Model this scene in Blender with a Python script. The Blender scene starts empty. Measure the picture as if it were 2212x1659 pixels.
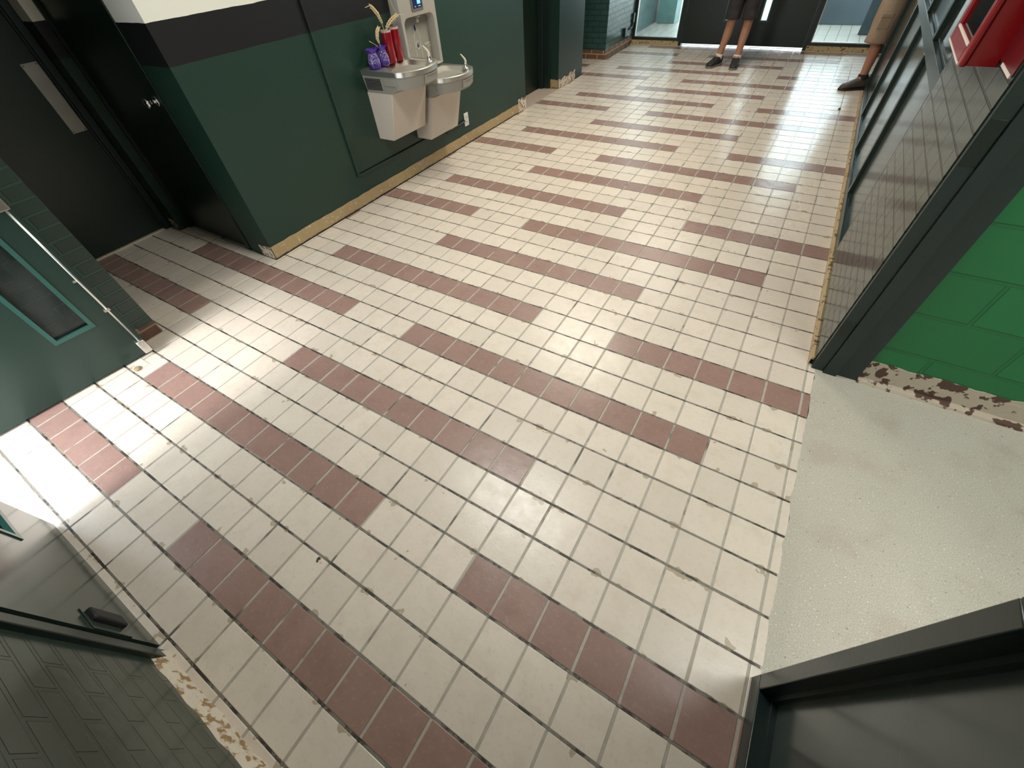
import bpy, bmesh, math, random
from mathutils import Vector, Matrix
random.seed(7)
sc = bpy.context.scene
COL = sc.collection

# ------------------------------------------------------------------ camera
R = [[0.8543818384886869, 0.5160352573537487, -0.061149711598189715],
     [0.3554838553570944, -0.666244782820391, -0.6555525287458406],
     [-0.37902889420352603, 0.5383544395028801, -0.7526696452138826]]
CAM = (2.7056368719, -0.18258804273, 1.6049089689)
cam_d = bpy.data.cameras.new('camera')
cam = bpy.data.objects.new('camera', cam_d); COL.objects.link(cam)
cam_d.sensor_fit = 'HORIZONTAL'; cam_d.sensor_width = 36.0; cam_d.lens = 14.29617596745027
cam_d.clip_start = 0.02; cam_d.clip_end = 200
right, up, back = Vector(R[0]), -Vector(R[1]), -Vector(R[2])
M = Matrix((right, up, back)).transposed().to_4x4(); M.translation = Vector(CAM)
cam.matrix_world = M
sc.camera = cam

# ------------------------------------------------------------------ daylight, lamps, exposure
w = bpy.data.worlds.new('daylight'); sc.world = w; w.use_nodes = True
bg = w.node_tree.nodes['Background']; bg.inputs[0].default_value = (0.88, 0.95, 1.0, 1); bg.inputs[1].default_value = 4.4
vs = sc.view_settings
vs.view_transform = 'Standard'; vs.look = 'None'; vs.exposure = 0.28; vs.gamma = 1.0; vs.use_curve_mapping = False

sd = bpy.data.lights.new('hazy_sun', 'SUN'); sd.energy = 2.9; sd.angle = math.radians(16); sd.color = (1.0, 0.98, 0.96)
so = bpy.data.objects.new('hazy_sun', sd); COL.objects.link(so); so.rotation_euler = Vector((0.02, 1.0, -1.30)).to_track_quat('-Z', 'Y').to_euler()

def area(name, loc, sx, sy, power, col, rot=(0, 0, 0)):
    d = bpy.data.lights.new(name, 'AREA'); d.shape = 'RECTANGLE'; d.size = sx; d.size_y = sy
    d.energy = power; d.color = col
    o = bpy.data.objects.new(name, d); COL.objects.link(o); o.location = loc; o.rotation_euler = rot
    return o
UNSEEN_LAMPS = [(1.05, 3.9, 46, (0.98, 0.915, 0.77)), (1.25, 6.6, 30, (0.98, 0.93, 0.82)), (1.5, 1.4, 37, (0.98, 0.98, 0.92)), (3.95, 0.75, 24, (0.98, 0.99, 0.95))]  # unseen lamps: the fountain one read from warm floor, the others added for light
for x, y, p, c in UNSEEN_LAMPS:
    area('unseen_ceiling_glow', (x, y, 2.675), 1.1, 0.28, p, c)

# ------------------------------------------------------------------ helpers
def lin(c):
    return tuple(((v / 12.92) if v <= 0.04045 else ((v + 0.055) / 1.055) ** 2.4) for v in c)
def hexc(h):
    return lin(tuple(int(h[i:i + 2], 16) / 255 for i in (0, 2, 4)))

class MB:
    def __init__(s): s.v = []; s.f = []; s.m = []
    def add(s, vs, fs, m=0):
        b = len(s.v); s.v += [tuple(v) for v in vs]
        for f in fs: s.f.append(tuple(b + i for i in f)); s.m.append(m)
        return s
    def box(s, x0, x1, y0, y1, z0, z1, m=0):
        vs = [(x, y, z) for z in (z0, z1) for y in (y0, y1) for x in (x0, x1)]
        return s.add(vs, [(0, 2, 3, 1), (4, 5, 7, 6), (0, 1, 5, 4), (2, 6, 7, 3), (0, 4, 6, 2), (1, 3, 7, 5)], m)
    def loft(s, rings, cap=True, m=0, closed=True):
        n = len(rings[0]); vs = [p for r in rings for p in r]; fs = []
        for k in range(len(rings) - 1):
            for i in range(n if closed else n - 1):
                j = (i + 1) % n
                fs.append((k * n + i, k * n + j, (k + 1) * n + j, (k + 1) * n + i))
        if cap and closed:
            fs.append(tuple(reversed(range(n)))); fs.append(tuple((len(rings) - 1) * n + i for i in range(n)))
        return s.add(vs, fs, m)
    def prism(s, pts, z0, z1, m=0):
        return s.loft([[(x, y, z0) for x, y in pts], [(x, y, z1) for x, y in pts]], True, m)
    def tube(s, pts, rad, n=10, m=0, cap=True):
        pts = [Vector(p) for p in pts]
        if not isinstance(rad, (list, tuple)): rad = [rad] * len(pts)
        rings = []; ref = None
        for i, p in enumerate(pts):
            a = pts[max(i - 1, 0)]; b = pts[min(i + 1, len(pts) - 1)]
            t = (b - a).normalized()
            if ref is None:
                ref = Vector((0, 0, 1)) if abs(t.z) < 0.9 else Vector((1, 0, 0))
            u = (ref - t * ref.dot(t)).normalized(); ref = u; v = t.cross(u)
            rings.append([p + (u * math.cos(2 * math.pi * k / n) + v * math.sin(2 * math.pi * k / n)) * rad[i] for k in range(n)])
        return s.loft(rings, cap, m)
    def lathe(s, prof, c, n=32, m=0, cap=True):
        rings = [[(c[0] + r * math.cos(2 * math.pi * k / n), c[1] + r * math.sin(2 * math.pi * k / n), c[2] + z) for k in range(n)] for r, z in prof]
        return s.loft(rings, cap, m)
    def build(s, name, mats, parent=None, smooth=False, bevel=0, seg=2, label=None):
        me = bpy.data.meshes.new(name); me.from_pydata(s.v, [], s.f)
        if not isinstance(mats, (list, tuple)): mats = [mats]
        for mt in mats: me.materials.append(mt)
        for p, mi in zip(me.polygons, s.m): p.material_index = mi
        bm = bmesh.new(); bm.from_mesh(me); bmesh.ops.recalc_face_normals(bm, faces=bm.faces); bm.to_mesh(me); bm.free()
        o = bpy.data.objects.new(name, me); COL.objects.link(o)
        if parent: o.parent = parent
        if smooth:
            for p in me.polygons: p.use_smooth = True
        if bevel:
            md = o.modifiers.new('bevel', 'BEVEL'); md.width = bevel; md.segments = seg; md.limit_method = 'ANGLE'; md.angle_limit = math.radians(35)
            for p in me.polygons: p.use_smooth = True
            me.set_sharp_from_angle(angle=math.radians(35))
        elif smooth == 'auto':
            me.set_sharp_from_angle(angle=math.radians(40))
        if label: o['label'] = label
        return o

def tag(o, label, cat, group=None, kind=None):
    o['label'] = label; o['category'] = cat
    if group: o['group'] = group
    if kind: o['kind'] = kind
    return o
def root(name, label, cat, group=None, kind=None, loc=(0, 0, 0)):
    o = bpy.data.objects.new(name, None); COL.objects.link(o); o.empty_display_size = 0.1; o.location = loc
    return tag(o, label, cat, group, kind)

# ------------------------------------------------------------------ materials
class NT:
    def __init__(s, name):
        s.mat = bpy.data.materials.new(name); s.mat.use_nodes = True
        s.t = s.mat.node_tree; s.b = s.t.nodes['Principled BSDF']
    def n(s, typ, **kw):
        nd = s.t.nodes.new(typ)
        for k, v in kw.items(): setattr(nd, k, v)
        return nd
    def put(s, sock, v):
        if isinstance(v, (int, float)): sock.default_value = v
        elif isinstance(v, tuple): sock.default_value = v if len(v) == len(sock.default_value) else (*v, 1)
        else: s.t.links.new(v, sock)
    def math(s, op, a, b=0, c=0):
        nd = s.n('ShaderNodeMath', operation=op)
        for i, v in enumerate((a, b, c)): s.put(nd.inputs[i], v)
        return nd.outputs[0]
    def mix(s, f, a, b):
        nd = s.n('ShaderNodeMix', data_type='RGBA'); s.put(nd.inputs[0], f); s.put(nd.inputs[6], a); s.put(nd.inputs[7], b)
        return nd.outputs[2]
    def pos(s):
        if not hasattr(s, 'g'): s.g = s.n('ShaderNodeNewGeometry')
        return s.g.outputs['Position']
    def xyz(s, v=None):
        nd = s.n('ShaderNodeSeparateXYZ'); s.put(nd.inputs[0], v if v is not None else s.pos()); return nd.outputs
    def noise(s, scale, detail=3, vec=None, rough=0.5):
        nd = s.n('ShaderNodeTexNoise'); nd.inputs['Scale'].default_value = scale; nd.inputs['Detail'].default_value = detail; nd.inputs['Roughness'].default_value = rough
        s.put(nd.inputs['Vector'], vec if vec is not None else s.pos()); return nd.outputs['Fac']
    def ramp(s, f, a, b):
        nd = s.n('ShaderNodeMapRange'); nd.interpolation_type = 'SMOOTHSTEP'
        s.put(nd.inputs[0], f); nd.inputs[1].default_value = a; nd.inputs[2].default_value = b; return nd.outputs[0]
    def bump(s, h, dist, strength=1.0, normal=None):
        nd = s.n('ShaderNodeBump'); nd.inputs['Distance'].default_value = dist; nd.inputs['Strength'].default_value = strength
        s.put(nd.inputs['Height'], h)
        if normal is not None: s.put(nd.inputs['Normal'], normal)
        return nd.outputs[0]
    def out(s, color=None, rough=None, metal=None, normal=None, **kw):
        for k, v in (('Base Color', color), ('Roughness', rough), ('Metallic', metal), ('Normal', normal)):
            if v is not None: s.put(s.b.inputs[k], v)
        for k, v in kw.items(): s.put(s.b.inputs[k.replace('_', ' ')], v)
        return s.mat

def plain(name, col, rough=0.5, metal=0.0, bump=0.0, bscale=60, var=0.0, **kw):
    t = NT(name); c = (*col, 1)
    if var:
        c = t.mix(t.noise(bscale * 0.2, 4), tuple(v * (1 - var) for v in col), tuple(min(1, v * (1 + var)) for v in col))
    nm = t.bump(t.noise(bscale, 4), bump) if bump else None
    return t.out(c, rough, metal, nm, **kw)

GREEN = hexc('2f4a40'); TEAL = hexc('284f49'); DGREEN = hexc('1b2b27')
m_paint_green = plain('green_enamel', hexc('203530'), 0.30, bump=0.0006, bscale=35, var=0.08)
m_frame = plain('green_steel_frame', hexc('1b2927'), 0.30, bump=0.0004, bscale=45, var=0.1)
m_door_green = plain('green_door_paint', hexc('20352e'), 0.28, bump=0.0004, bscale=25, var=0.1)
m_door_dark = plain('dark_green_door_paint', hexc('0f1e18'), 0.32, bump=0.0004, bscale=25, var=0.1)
m_teal_trim = plain('teal_glazing_bead', hexc('2e574f'), 0.3, var=0.1)
m_panel = plain('glossy_green_panel', hexc('313d39'), 0.17, bump=0.0003, bscale=9, var=0.06)
m_steel = plain('brushed_steel', (0.66, 0.645, 0.61), 0.36, 1.0, bump=0.0001, bscale=300, var=0.05)
m_plate = plain('dull_steel_plate', (0.30, 0.285, 0.265), 0.42, 1.0, var=0.2, bscale=40)
m_chrome = plain('chrome', (0.75, 0.74, 0.72), 0.12, 1.0)
m_apron = plain('grey_plastic_apron', hexc('908e87'), 0.42, var=0.03)
m_cab = plain('grey_vinyl_steel', hexc('c8bdb1'), 0.45, var=0.03)
m_dark = plain('dark_slot', hexc('101214'), 0.6)
m_black = plain('black_rubber', hexc('15161a'), 0.55)
m_white_pl = plain('white_plastic', hexc('dcdcd6'), 0.35)
m_outl = plain('white_print', hexc('d8d6cd'), 0.5)
m_screen = plain('blue_display_panel', hexc('1c2f5a'), 0.25)
m_lcd = plain('lit_lcd', hexc('6fb7ef'), 0.4, Emission_Color=(0.22, 0.55, 1.0, 1), Emission_Strength=0.7)
m_red = plain('red_enamel', hexc('8a1218'), 0.22, var=0.04)
m_maroon = plain('maroon_enamel', hexc('5f151b'), 0.28, bump=0.0006, bscale=60)
m_whiteline = plain('white_line', hexc('d9cfc4'), 0.6)
m_ceil = plain('ceiling_white', hexc('dcdad0'), 0.8)
m_wallwhite = plain('white_wall_paint', hexc('e3e1d5'), 0.6)
m_brown_rub = plain('residue_brown', hexc('5a463a'), 0.7, bump=0.002, bscale=90, var=0.3)

def m_glass_(name, mesh=True, tint=(0.86, 0.93, 0.93)):
    t = NT(name)
    tr = t.n('ShaderNodeBsdfTransparent'); tr.inputs[0].default_value = (*tint, 1)
    gl = t.n('ShaderNodeBsdfGlossy'); gl.inputs['Roughness'].default_value = 0.08
    df = t.n('ShaderNodeBsdfDiffuse'); df.inputs[0].default_value = (0.16, 0.175, 0.17, 1)
    fr = t.n('ShaderNodeFresnel'); fr.inputs[0].default_value = 1.35
    mx = t.n('ShaderNodeMixShader'); t.put(mx.inputs[0], fr.outputs[0]); t.put(mx.inputs[1], tr.outputs[0]); t.put(mx.inputs[2], gl.outputs[0])
    o = mx.outputs[0]
    if mesh:
        x, y, z = t.xyz(); h = t.math('ADD', x, y)
        a = t.math('ADD', h, z); b = t.math('SUBTRACT', h, z)
        fa = t.math('LESS_THAN', t.math('FRACT', t.math('MULTIPLY', a, 75)), 0.10)
        fb = t.math('LESS_THAN', t.math('FRACT', t.math('MULTIPLY', b, 75)), 0.10)
        f = t.math('MAXIMUM', t.math('MAXIMUM', fa, fb), 0.0)
        f2 = t.math('ADD', t.math('MULTIPLY', f, 0.30), t.math('MULTIPLY', t.ramp(t.noise(7, 3), 0.4, 0.75), 0.12))
        m2 = t.n('ShaderNodeMixShader'); t.put(m2.inputs[0], f2); t.put(m2.inputs[1], o); t.put(m2.inputs[2], df.outputs[0]); o = m2.outputs[0]
    t.t.links.new(o, t.t.nodes['Material Output'].inputs[0])
    return t.mat
m_glass = m_glass_('wired_glass'); m_clear = m_glass_('clear_glass', False)

def m_brick(name, paint, rough, base_h=0.0, bricks=('5b4034', '8a7a68'), zoff=0.0, uoff=0.0, bw=0.203, bh=0.0667, mort=0.0075, dist=0.009, mcol=0.10, spec=0.92):
    t = NT(name); x, y, z = t.xyz()
    nx = t.math('GREATER_THAN', t.math('ABSOLUTE', t.xyz(t.g.outputs['True Normal'])[0]), 0.5)
    u = t.math('ADD', t.math('MULTIPLY', nx, y), t.math('MULTIPLY', t.math('SUBTRACT', 1.0, nx), x))
    cv = t.n('ShaderNodeCombineXYZ'); t.put(cv.inputs[0], t.math('ADD', u, 10 * bw * 2 + uoff)); t.put(cv.inputs[1], t.math('ADD', z, bh * 20 + zoff))
    br = t.n('ShaderNodeTexBrick'); t.put(br.inputs['Vector'], cv.outputs[0]); br.offset = 0.5
    for k, v in (('Scale', 1.0), ('Mortar Size', mort), ('Mortar Smooth', 0.25), ('Bias', 0.0), ('Brick Width', bw), ('Row Height', bh)): br.inputs[k].default_value = v
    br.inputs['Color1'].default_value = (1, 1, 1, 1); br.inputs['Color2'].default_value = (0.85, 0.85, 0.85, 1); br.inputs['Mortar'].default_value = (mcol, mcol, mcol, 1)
    mx = t.n('ShaderNodeMix', data_type='RGBA', blend_type='MULTIPLY'); mx.inputs[0].default_value = 0.9
    t.put(mx.inputs[6], (*paint, 1)); t.put(mx.inputs[7], br.outputs['Color'])
    col = mx.outputs[2]; ro = rough
    if base_h:
        edge = t.math('ADD', z, t.math('MULTIPLY', t.math('SUBTRACT', t.noise(14, 3), 0.5), 0.05))
        f = t.math('LESS_THAN', edge, base_h)
        raw = t.mix(br.outputs['Fac'], t.mix(t.noise(30, 4), hexc(bricks[0]), tuple(v * 1.6 for v in hexc(bricks[0]))), hexc(bricks[1]))
        col = t.mix(f, col, raw); ro = t.math('ADD', rough, t.math('MULTIPLY', f, 0.45))
    h = t.math('ADD', t.math('MULTIPLY', br.outputs['Fac'], -1.0), t.math('MULTIPLY', t.noise(16, 3), 0.10))
    return t.out(col, ro, None, t.bump(h, dist), Specular_IOR_Level=t.math('MULTIPLY', 0.5, t.math('SUBTRACT', 1.0, t.math('MULTIPLY', br.outputs['Fac'], spec))))
m_brick_right = m_brick('grey_green_painted_brick', hexc('323f39'), 0.15, 0.0, zoff=0.006, uoff=0.03, mort=0.005, mcol=0.3, spec=0.7)
m_brick_alcove = m_brick('green_painted_brick', hexc('22372f'), 0.38, 0.085, zoff=0.002, uoff=0.01, mcol=1.5, spec=0.0, dist=0.010)  # joints coloured lighter than the paint to imitate light-catching brick edges
m_brick_entry = m_brick('glossy_green_painted_brick', hexc('2c3b34'), 0.22, 0.0, zoff=0.02, mcol=0.85, spec=0.1, dist=0.006)
m_brick_far = m_brick('blue_green_painted_brick', hexc('3a5856'), 0.22, 0.115, mcol=0.6, spec=0.2, bricks=('6b4a34', 'b9a98f'), zoff=0.0)
m_cmu = m_brick('bright_green_block', hexc('1a6e3d'), 0.38, 0.0, zoff=-0.01, uoff=0.225, bw=0.40, bh=0.1985, mort=0.008, dist=0.006, mcol=0.8, spec=0.0)
m_veil = m_brick('grey_white_block_outside', hexc('b9bfbe'), 0.7, 0.0, bw=0.4, bh=0.2)

def m_bandwall():
    t = NT('banded_wall_paint'); x, y, z = t.xyz()
    zz = t.math('ADD', z, t.math('MULTIPLY', t.math('SUBTRACT', t.noise(9, 3), 0.5), 0.008))
    g = t.mix(t.noise(3, 3), tuple(v * 0.9 for v in hexc('1a352b')), tuple(v * 1.06 for v in hexc('1a352b')))
    c = t.mix(t.math('GREATER_THAN', zz, 1.178), g, (*hexc('121215'), 1))
    c = t.mix(t.math('GREATER_THAN', zz, 1.363), c, (*hexc('e4e3d8'), 1))
    return t.out(c, 0.42, None, t.bump(t.noise(90, 3), 0.0005))
m_band = m_bandwall()

def m_residue():
    t = NT('tan_adhesive_residue'); x, y, z = t.xyz()
    c = t.mix(t.noise(25, 4), hexc('a08a62'), hexc('b59d75'))
    c = t.mix(t.ramp(t.noise(38, 5), 0.63, 0.70), c, hexc('cfc6b4'))
    c = t.mix(t.math('LESS_THAN', z, t.math('MULTIPLY', t.noise(30, 4), 0.018)), c, hexc('3f3431'))
    return t.out(c, 0.65, None, t.bump(t.noise(50, 4), 0.0015))
m_res = m_residue()
def m_peel(name, a, b, lo, hi, sc_=26):
    t = NT(name)
    c = t.mix(t.ramp(t.noise(sc_, 5), lo, hi), hexc(a), hexc(b))
    return t.out(c, 0.75, None, t.bump(t.noise(sc_ * 2, 5), 0.004))
m_scraped = m_peel('scraped_mastic', 'b3a796', '523b30', 0.52, 0.56, 22)
m_edge = m_peel('tan_worn_edge', 'bda781', '6d5036', 0.55, 0.62, 35)
m_far_sill = m_peel('scraped_yellow_mastic', 'bfa97e', '66502f', 0.56, 0.62, 45)
m_plaster = m_peel('broken_plaster', 'd6cbbb', '9a7c58', 0.5, 0.58, 30)

T = 0.159
def m_tile(name, base, warm, chip, scuff):
    t = NT(name); x, y, z = t.xyz()
    iu = t.math('FLOOR', t.math('DIVIDE', x, T)); jv = t.math('FLOOR', t.math('DIVIDE', y, T))
    cv = t.n('ShaderNodeCombineXYZ'); t.put(cv.inputs[0], iu); t.put(cv.inputs[1], jv)
    wn = t.n('ShaderNodeTexWhiteNoise', noise_dimensions='2D'); t.put(wn.inputs[0], cv.outputs[0])
    c = t.mix(wn.outputs[0], tuple(v * 0.93 for v in base), tuple(min(1, v * 1.04) for v in base))
    c = t.mix(t.math('MULTIPLY', t.ramp(t.noise(11, 5, rough=0.65), 0.42, 0.72), 0.55), c, (*warm, 1))
    c = t.mix(t.math('MULTIPLY', t.ramp(t.noise(55, 5, rough=0.7), 0.52, 0.75), scuff[1]), c, (*scuff[0], 1))
    if chip:
        fy = t.math('FRACT', t.math('DIVIDE', y, T))            # near-edge chips along the cross joints
        d = t.math('MINIMUM', fy, t.math('SUBTRACT', 1.0, fy))
        k = t.math('SUBTRACT', t.noise(16, 2), t.math('MULTIPLY', d, 0.85))
        c = t.mix(t.math('MULTIPLY', t.ramp(k, 0.562, 0.577), 0.75), c, (*chip, 1))
    sp = t.ramp(t.noise(130, 2), 0.74, 0.78)
    c = t.mix(t.math('MULTIPLY', sp, 0.35), c, (*hexc('6a5f55'), 1))
    wet = t.math('MULTIPLY', t.math('MULTIPLY', t.ramp(t.math('ADD', y, t.math('MULTIPLY', t.noise(1.6, 4), 1.4)), 3.3, 4.4), t.ramp(t.math('ADD', x, t.math('MULTIPLY', t.noise(2.1, 4), 0.9)), 2.2, 2.75)), t.math('SUBTRACT', 1.0, t.ramp(t.math('ADD', x, t.math('MULTIPLY', t.noise(3.1, 4), 0.3)), 3.0, 3.15)))
    rough = t.math('SUBTRACT', t.math('ADD', 0.21, t.math('MULTIPLY', t.noise(23, 4), 0.22)), t.math('MULTIPLY', wet, 0.14))
    bp = t.bump(t.noise(9, 3), 0.0035, 0.5)
    bp = t.bump(t.noise(120, 4), 0.0004, 0.6, bp)
    return t.out(c, rough, None, bp)
m_cream = m_tile('cream_quarry_tile', hexc('d9cdc0'), hexc('ccbfb0'), hexc('a08f76'), (hexc('b0a596'), 0.35))
m_brown = m_tile('brown_quarry_tile', hexc('967970'), hexc('876a61'), None, (hexc('b09a90'), 0.5))
def m_grout_():
    t = NT('grey_grout'); x, y, z = t.xyz()
    fy = t.math('FRACT', t.math('ADD', t.math('DIVIDE', y, T), 0.5))
    isj = t.math('LESS_THAN', t.math('ABSOLUTE', t.math('SUBTRACT', fy, 0.5)), 0.034)
    lightg = t.mix(t.noise(35, 4), hexc('9c958a'), hexc('b8b1a4'))
    darkg = t.mix(t.ramp(t.noise(12, 5, rough=0.7), 0.46, 0.58), hexc('7d776d'), hexc('38342f'))
    c = t.mix(isj, t.mix(t.ramp(t.noise(6, 4), 0.56, 0.70), lightg, hexc('625c54')), darkg)
    wet = t.math('MULTIPLY', t.ramp(y, 3.2, 4.2), t.math('MULTIPLY', t.ramp(t.math('ADD', x, t.math('MULTIPLY', t.noise(2.1, 4), 0.9)), 2.1, 2.6), t.math('SUBTRACT', 1.0, t.ramp(x, 2.85, 3.05))))
    return t.out(c, t.math('SUBTRACT', 0.55, t.math('MULTIPLY', wet, 0.45)), None, t.bump(t.noise(150, 4), 0.0008))
m_grout = m_grout_()
def m_conc():
    t = NT('ground_concrete')
    c = t.mix(t.noise(2.2, 5), hexc('b5b0a5'), hexc('c6c1b5'))
    c = t.mix(t.math('MULTIPLY', t.ramp(t.noise(5, 5), 0.5, 0.75), 0.5), c, hexc('ac9c8e'))
    c = t.mix(t.math('MULTIPLY', t.ramp(t.noise(230, 4, rough=0.7), 0.42, 0.66), 0.55), c, hexc('8c8578'))
    c = t.mix(t.math('MULTIPLY', t.ramp(t.noise(95, 3), 0.66, 0.72), 0.7), c, hexc('6d675c'))
    c = t.mix(t.ramp(t.noise(140, 3), 0.64, 0.70), c, hexc('dcd8cb'))
    c = t.mix(t.ramp(t.noise(42, 3), 0.74, 0.77), c, hexc('4c473f'))
    return t.out(c, 0.55, None, t.bump(t.noise(170, 4), 0.0015))
m_concrete = m_conc()
m_recess_floor = plain('dusty_pink_threshold', hexc('b0a194'), 0.7, bump=0.001, var=0.12)

# ------------------------------------------------------------------ floor
def strip(i, j):
    b, r = divmod(j, 3)
    if r: return False
    b %= 3
    if b == 0: return i < -3 or 0 <= i < 11 or 14 <= i < 25
    if b == 1: return -12 <= i < -2 or 4 <= i < 14
    return -7 <= i < 4 or 7 <= i < 18
def tiles(mb, x0, x1, y0, y1, g=0.0046, bev=0.0016, T_=T, pat=True, ztop=0.0):
    for i in range(math.floor(x0 / T_), math.ceil(x1 / T_)):
        for j in range(math.floor(y0 / T_), math.ceil(y1 / T_)):
            a0, a1 = max(i * T_ + g, x0), min((i + 1) * T_ - g, x1)
            b0, b1 = max(j * T_ + g, y0), min((j + 1) * T_ - g, y1)
            if a1 - a0 < 0.006 or b1 - b0 < 0.006: continue
            tx, ty = random.gauss(0, 0.0016), random.gauss(0, 0.0016); cx, cy = (a0 + a1) / 2, (b0 + b1) / 2
            e = bev
            def P(x, y, dz): return (x, y, ztop + dz + (x - cx) * tx + (y - cy) * ty)
            jx = lambda: random.uniform(-0.0007, 0.0007)
            lo = [P(a0 + jx(), b0 + jx(), -0.0035), P(a1 + jx(), b0 + jx(), -0.0035), P(a1 + jx(), b1 + jx(), -0.0035), P(a0 + jx(), b1 + jx(), -0.0035)]
            mid = [(p[0], p[1], p[2] + 0.0025) for p in lo]
            hi = [P(a0 + e, b0 + e, 0), P(a1 - e, b0 + e, 0), P(a1 - e, b1 - e, 0), P(a0 + e, b1 - e, 0)]
            m = (1 if pat and strip(i, j) else 0)
            mb.add(lo + mid + hi, [(0, 1, 5, 4), (1, 2, 6, 5), (2, 3, 7, 6), (3, 0, 4, 7), (4, 5, 9, 8), (5, 6, 10, 9), (6, 7, 11, 10), (7, 4, 8, 11), (8, 9, 10, 11)], m)
fb = MB()
REG = [(-0.34, 3.215, -0.70, 8.90), (-1.72, -0.34, 0.30, 1.19), (-1.6, -0.34, 6.72, 7.62), (3.215, 4.4, 6.85, 8.84), (-0.28, 0.60, -1.9, -0.70)]
for r in REG: tiles(fb, *r)
for x0, x1, y0, y1 in REG:
    fb.add([(x0, y0, -0.0013), (x1, y0, -0.0013), (x1, y1, -0.0013), (x0, y1, -0.0013)], [(0, 1, 2, 3)], 2)
fb.box(-1.9, 4.4, -0.75, 8.95, -0.12, -0.012, 2)
tag(fb.build('floor', [m_cream, m_brown, m_grout]), 'cream square tile floor of the hallway with staggered brown tile strips', 'floor', kind='structure')
c = MB()
# concrete slab with a ragged edge against the tiles
edge = [(3.212 + random.uniform(-0.006, 0.006), 0.20 + k * 0.04) for k in range(41)]
c.add([(x, y, 0.0) for x, y in edge] + [(5.2, y, 0.0) for x, y in edge], [(k, 41 + k, 42 + k, k + 1) for k in range(40)])
c.add([(3.26, -1.5, 0), (5.2, -1.5, 0), (5.2, 0.2, 0), (3.26, 0.2, 0)], [(0, 1, 2, 3)])
c.box(3.3, 5.2, -1.5, 1.8, -0.1, -0.01)
tag(c.build('floor', m_concrete), 'bare grey concrete floor of the side room beside the tiles', 'floor', kind='structure')
c = MB(); c.box(-0.62, -0.34, 5.03, 5.93, -0.05, 0.002)
tag(c.build('floor', m_recess_floor), 'dusty bare threshold floor in the door recess beyond the fountains', 'floor', kind='structure')

# ------------------------------------------------------------------ ceiling and walls
H = 2.75
c = MB(); c.box(-1.95, 5.3, -0.9, 8.95, H, H + 0.1); c.box(3.3, 5.3, -1.5, -0.9, H, H + 0.1)
tag(c.build('ceiling', m_ceil), 'flat white ceiling above the hallway', 'ceiling', kind='structure')
for k, (x, y, p, cc) in enumerate(UNSEEN_LAMPS):
    lr = root('unseen_ceiling_light', 'long unseen ceiling lamp over ' + ['the cream tiles by the drinking fountains', 'the far end of the hall by the double door', 'the near end of the hall', 'the bare concrete side room'][k], 'lamp', 'unseen ceiling lamps', loc=(0, 0, 0))
    b = MB(); b.box(x - 0.6, x + 0.6, y - 0.17, y + 0.17, H - 0.065, H); b.build('unseen_lamp_housing', m_white_pl, lr)

def wall(name, boxes, mat, label, bevel=0):
    b = MB()
    for q in boxes: b.box(*q)
    return tag(b.build(name, mat, bevel=bevel), label, 'wall', kind='structure')

wall('wall_left', [(-0.60, -0.35, 1.2, 5.03, 0, H)], m_band, 'dark green wall with black and white bands carrying the drinking fountains')
wall('wall_left', [(-0.95, -0.61, 5.03, 5.93, 2.1, H), (-0.95, -0.66, 5.03, 5.93, 0, 2.1)], m_paint_green, 'green back of the door recess beyond the fountains')
wall('wall_left', [(-0.95, -0.35, 5.93, 6.69, 0, H)], m_paint_green, 'green wall pier just past the door recess')
wall('wall_alcove', [(-1.75, -1.53, 1.2, 1.4, 0, H), (-1.53, -0.66, 1.2, 1.4, 2.08, H), (-0.68, -0.6, 1.2, 1.4, 0, H), (-1.53, -0.68, 1.30, 1.40, 0, 2.08)], m_band, 'wall around the dark door with the round knob')
wall('wall_alcove', [(-1.75, -1.55, 1.125, 1.2, 0, H)], m_band, 'narrow banded pier in the dark alcove corner')
wall('wall_alcove', [(-1.95, -1.80, 0.2, 1.4, 0, H)], m_paint_green, 'dark green wall behind the push plate door')
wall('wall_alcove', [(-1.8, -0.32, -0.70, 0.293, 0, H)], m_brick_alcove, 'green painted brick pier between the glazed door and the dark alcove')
wall('wall_left', [(-1.2, -0.375, 7.63, 8.86, 0, H)], m_brick_far, 'blue green painted brick wall near the far double door')
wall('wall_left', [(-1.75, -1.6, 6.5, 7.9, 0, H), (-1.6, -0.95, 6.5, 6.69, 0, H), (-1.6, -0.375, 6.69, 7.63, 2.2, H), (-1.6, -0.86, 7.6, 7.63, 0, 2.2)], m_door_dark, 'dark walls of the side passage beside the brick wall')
wall('wall_entry', [(1.50, 3.19, -0.86, -0.68, 0, H), (-0.30, 1.50, -0.86, -0.68, 2.12, H)], m_brick_entry, 'glossy green painted brick wall beside the closed glazed door')
wall('wall_right', [(3.19, 3.39, 1.81, 2.87, 0, H)], m_brick_right, 'glossy grey green painted brick pier carrying the red cabinet')
wall('wall_right', [(3.20, 3.39, 0.28, 1.81, 2.12, H)], m_paint_green, 'green wall above the opening to the concrete room')
wall('wall_side_room', [(3.385, 5.2, 1.81, 1.98, 0, H)], m_cmu, 'bright green painted block wall of the side room')
wall('wall_side_room', [(5.2, 5.3, -1.5, 1.98, 0, H), (3.3, 5.2, -1.6, -1.5, 0, H)], m_wallwhite, 'white walls closing the side room')
wall('wall_far', [(-0.375, 4.4, 8.86, 9.0, 2.15, H), (3.26, 4.4, 8.86, 9.0, 0, 2.15)], m_paint_green, 'green wall above and beside the far double door')
wall('wall_right', [(4.4, 4.5, 6.7, 9.0, 0, H), (3.25, 4.4, 6.66, 6.76, 0, H)], m_paint_green, 'green walls of the side passage behind the person in khaki shorts')

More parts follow.
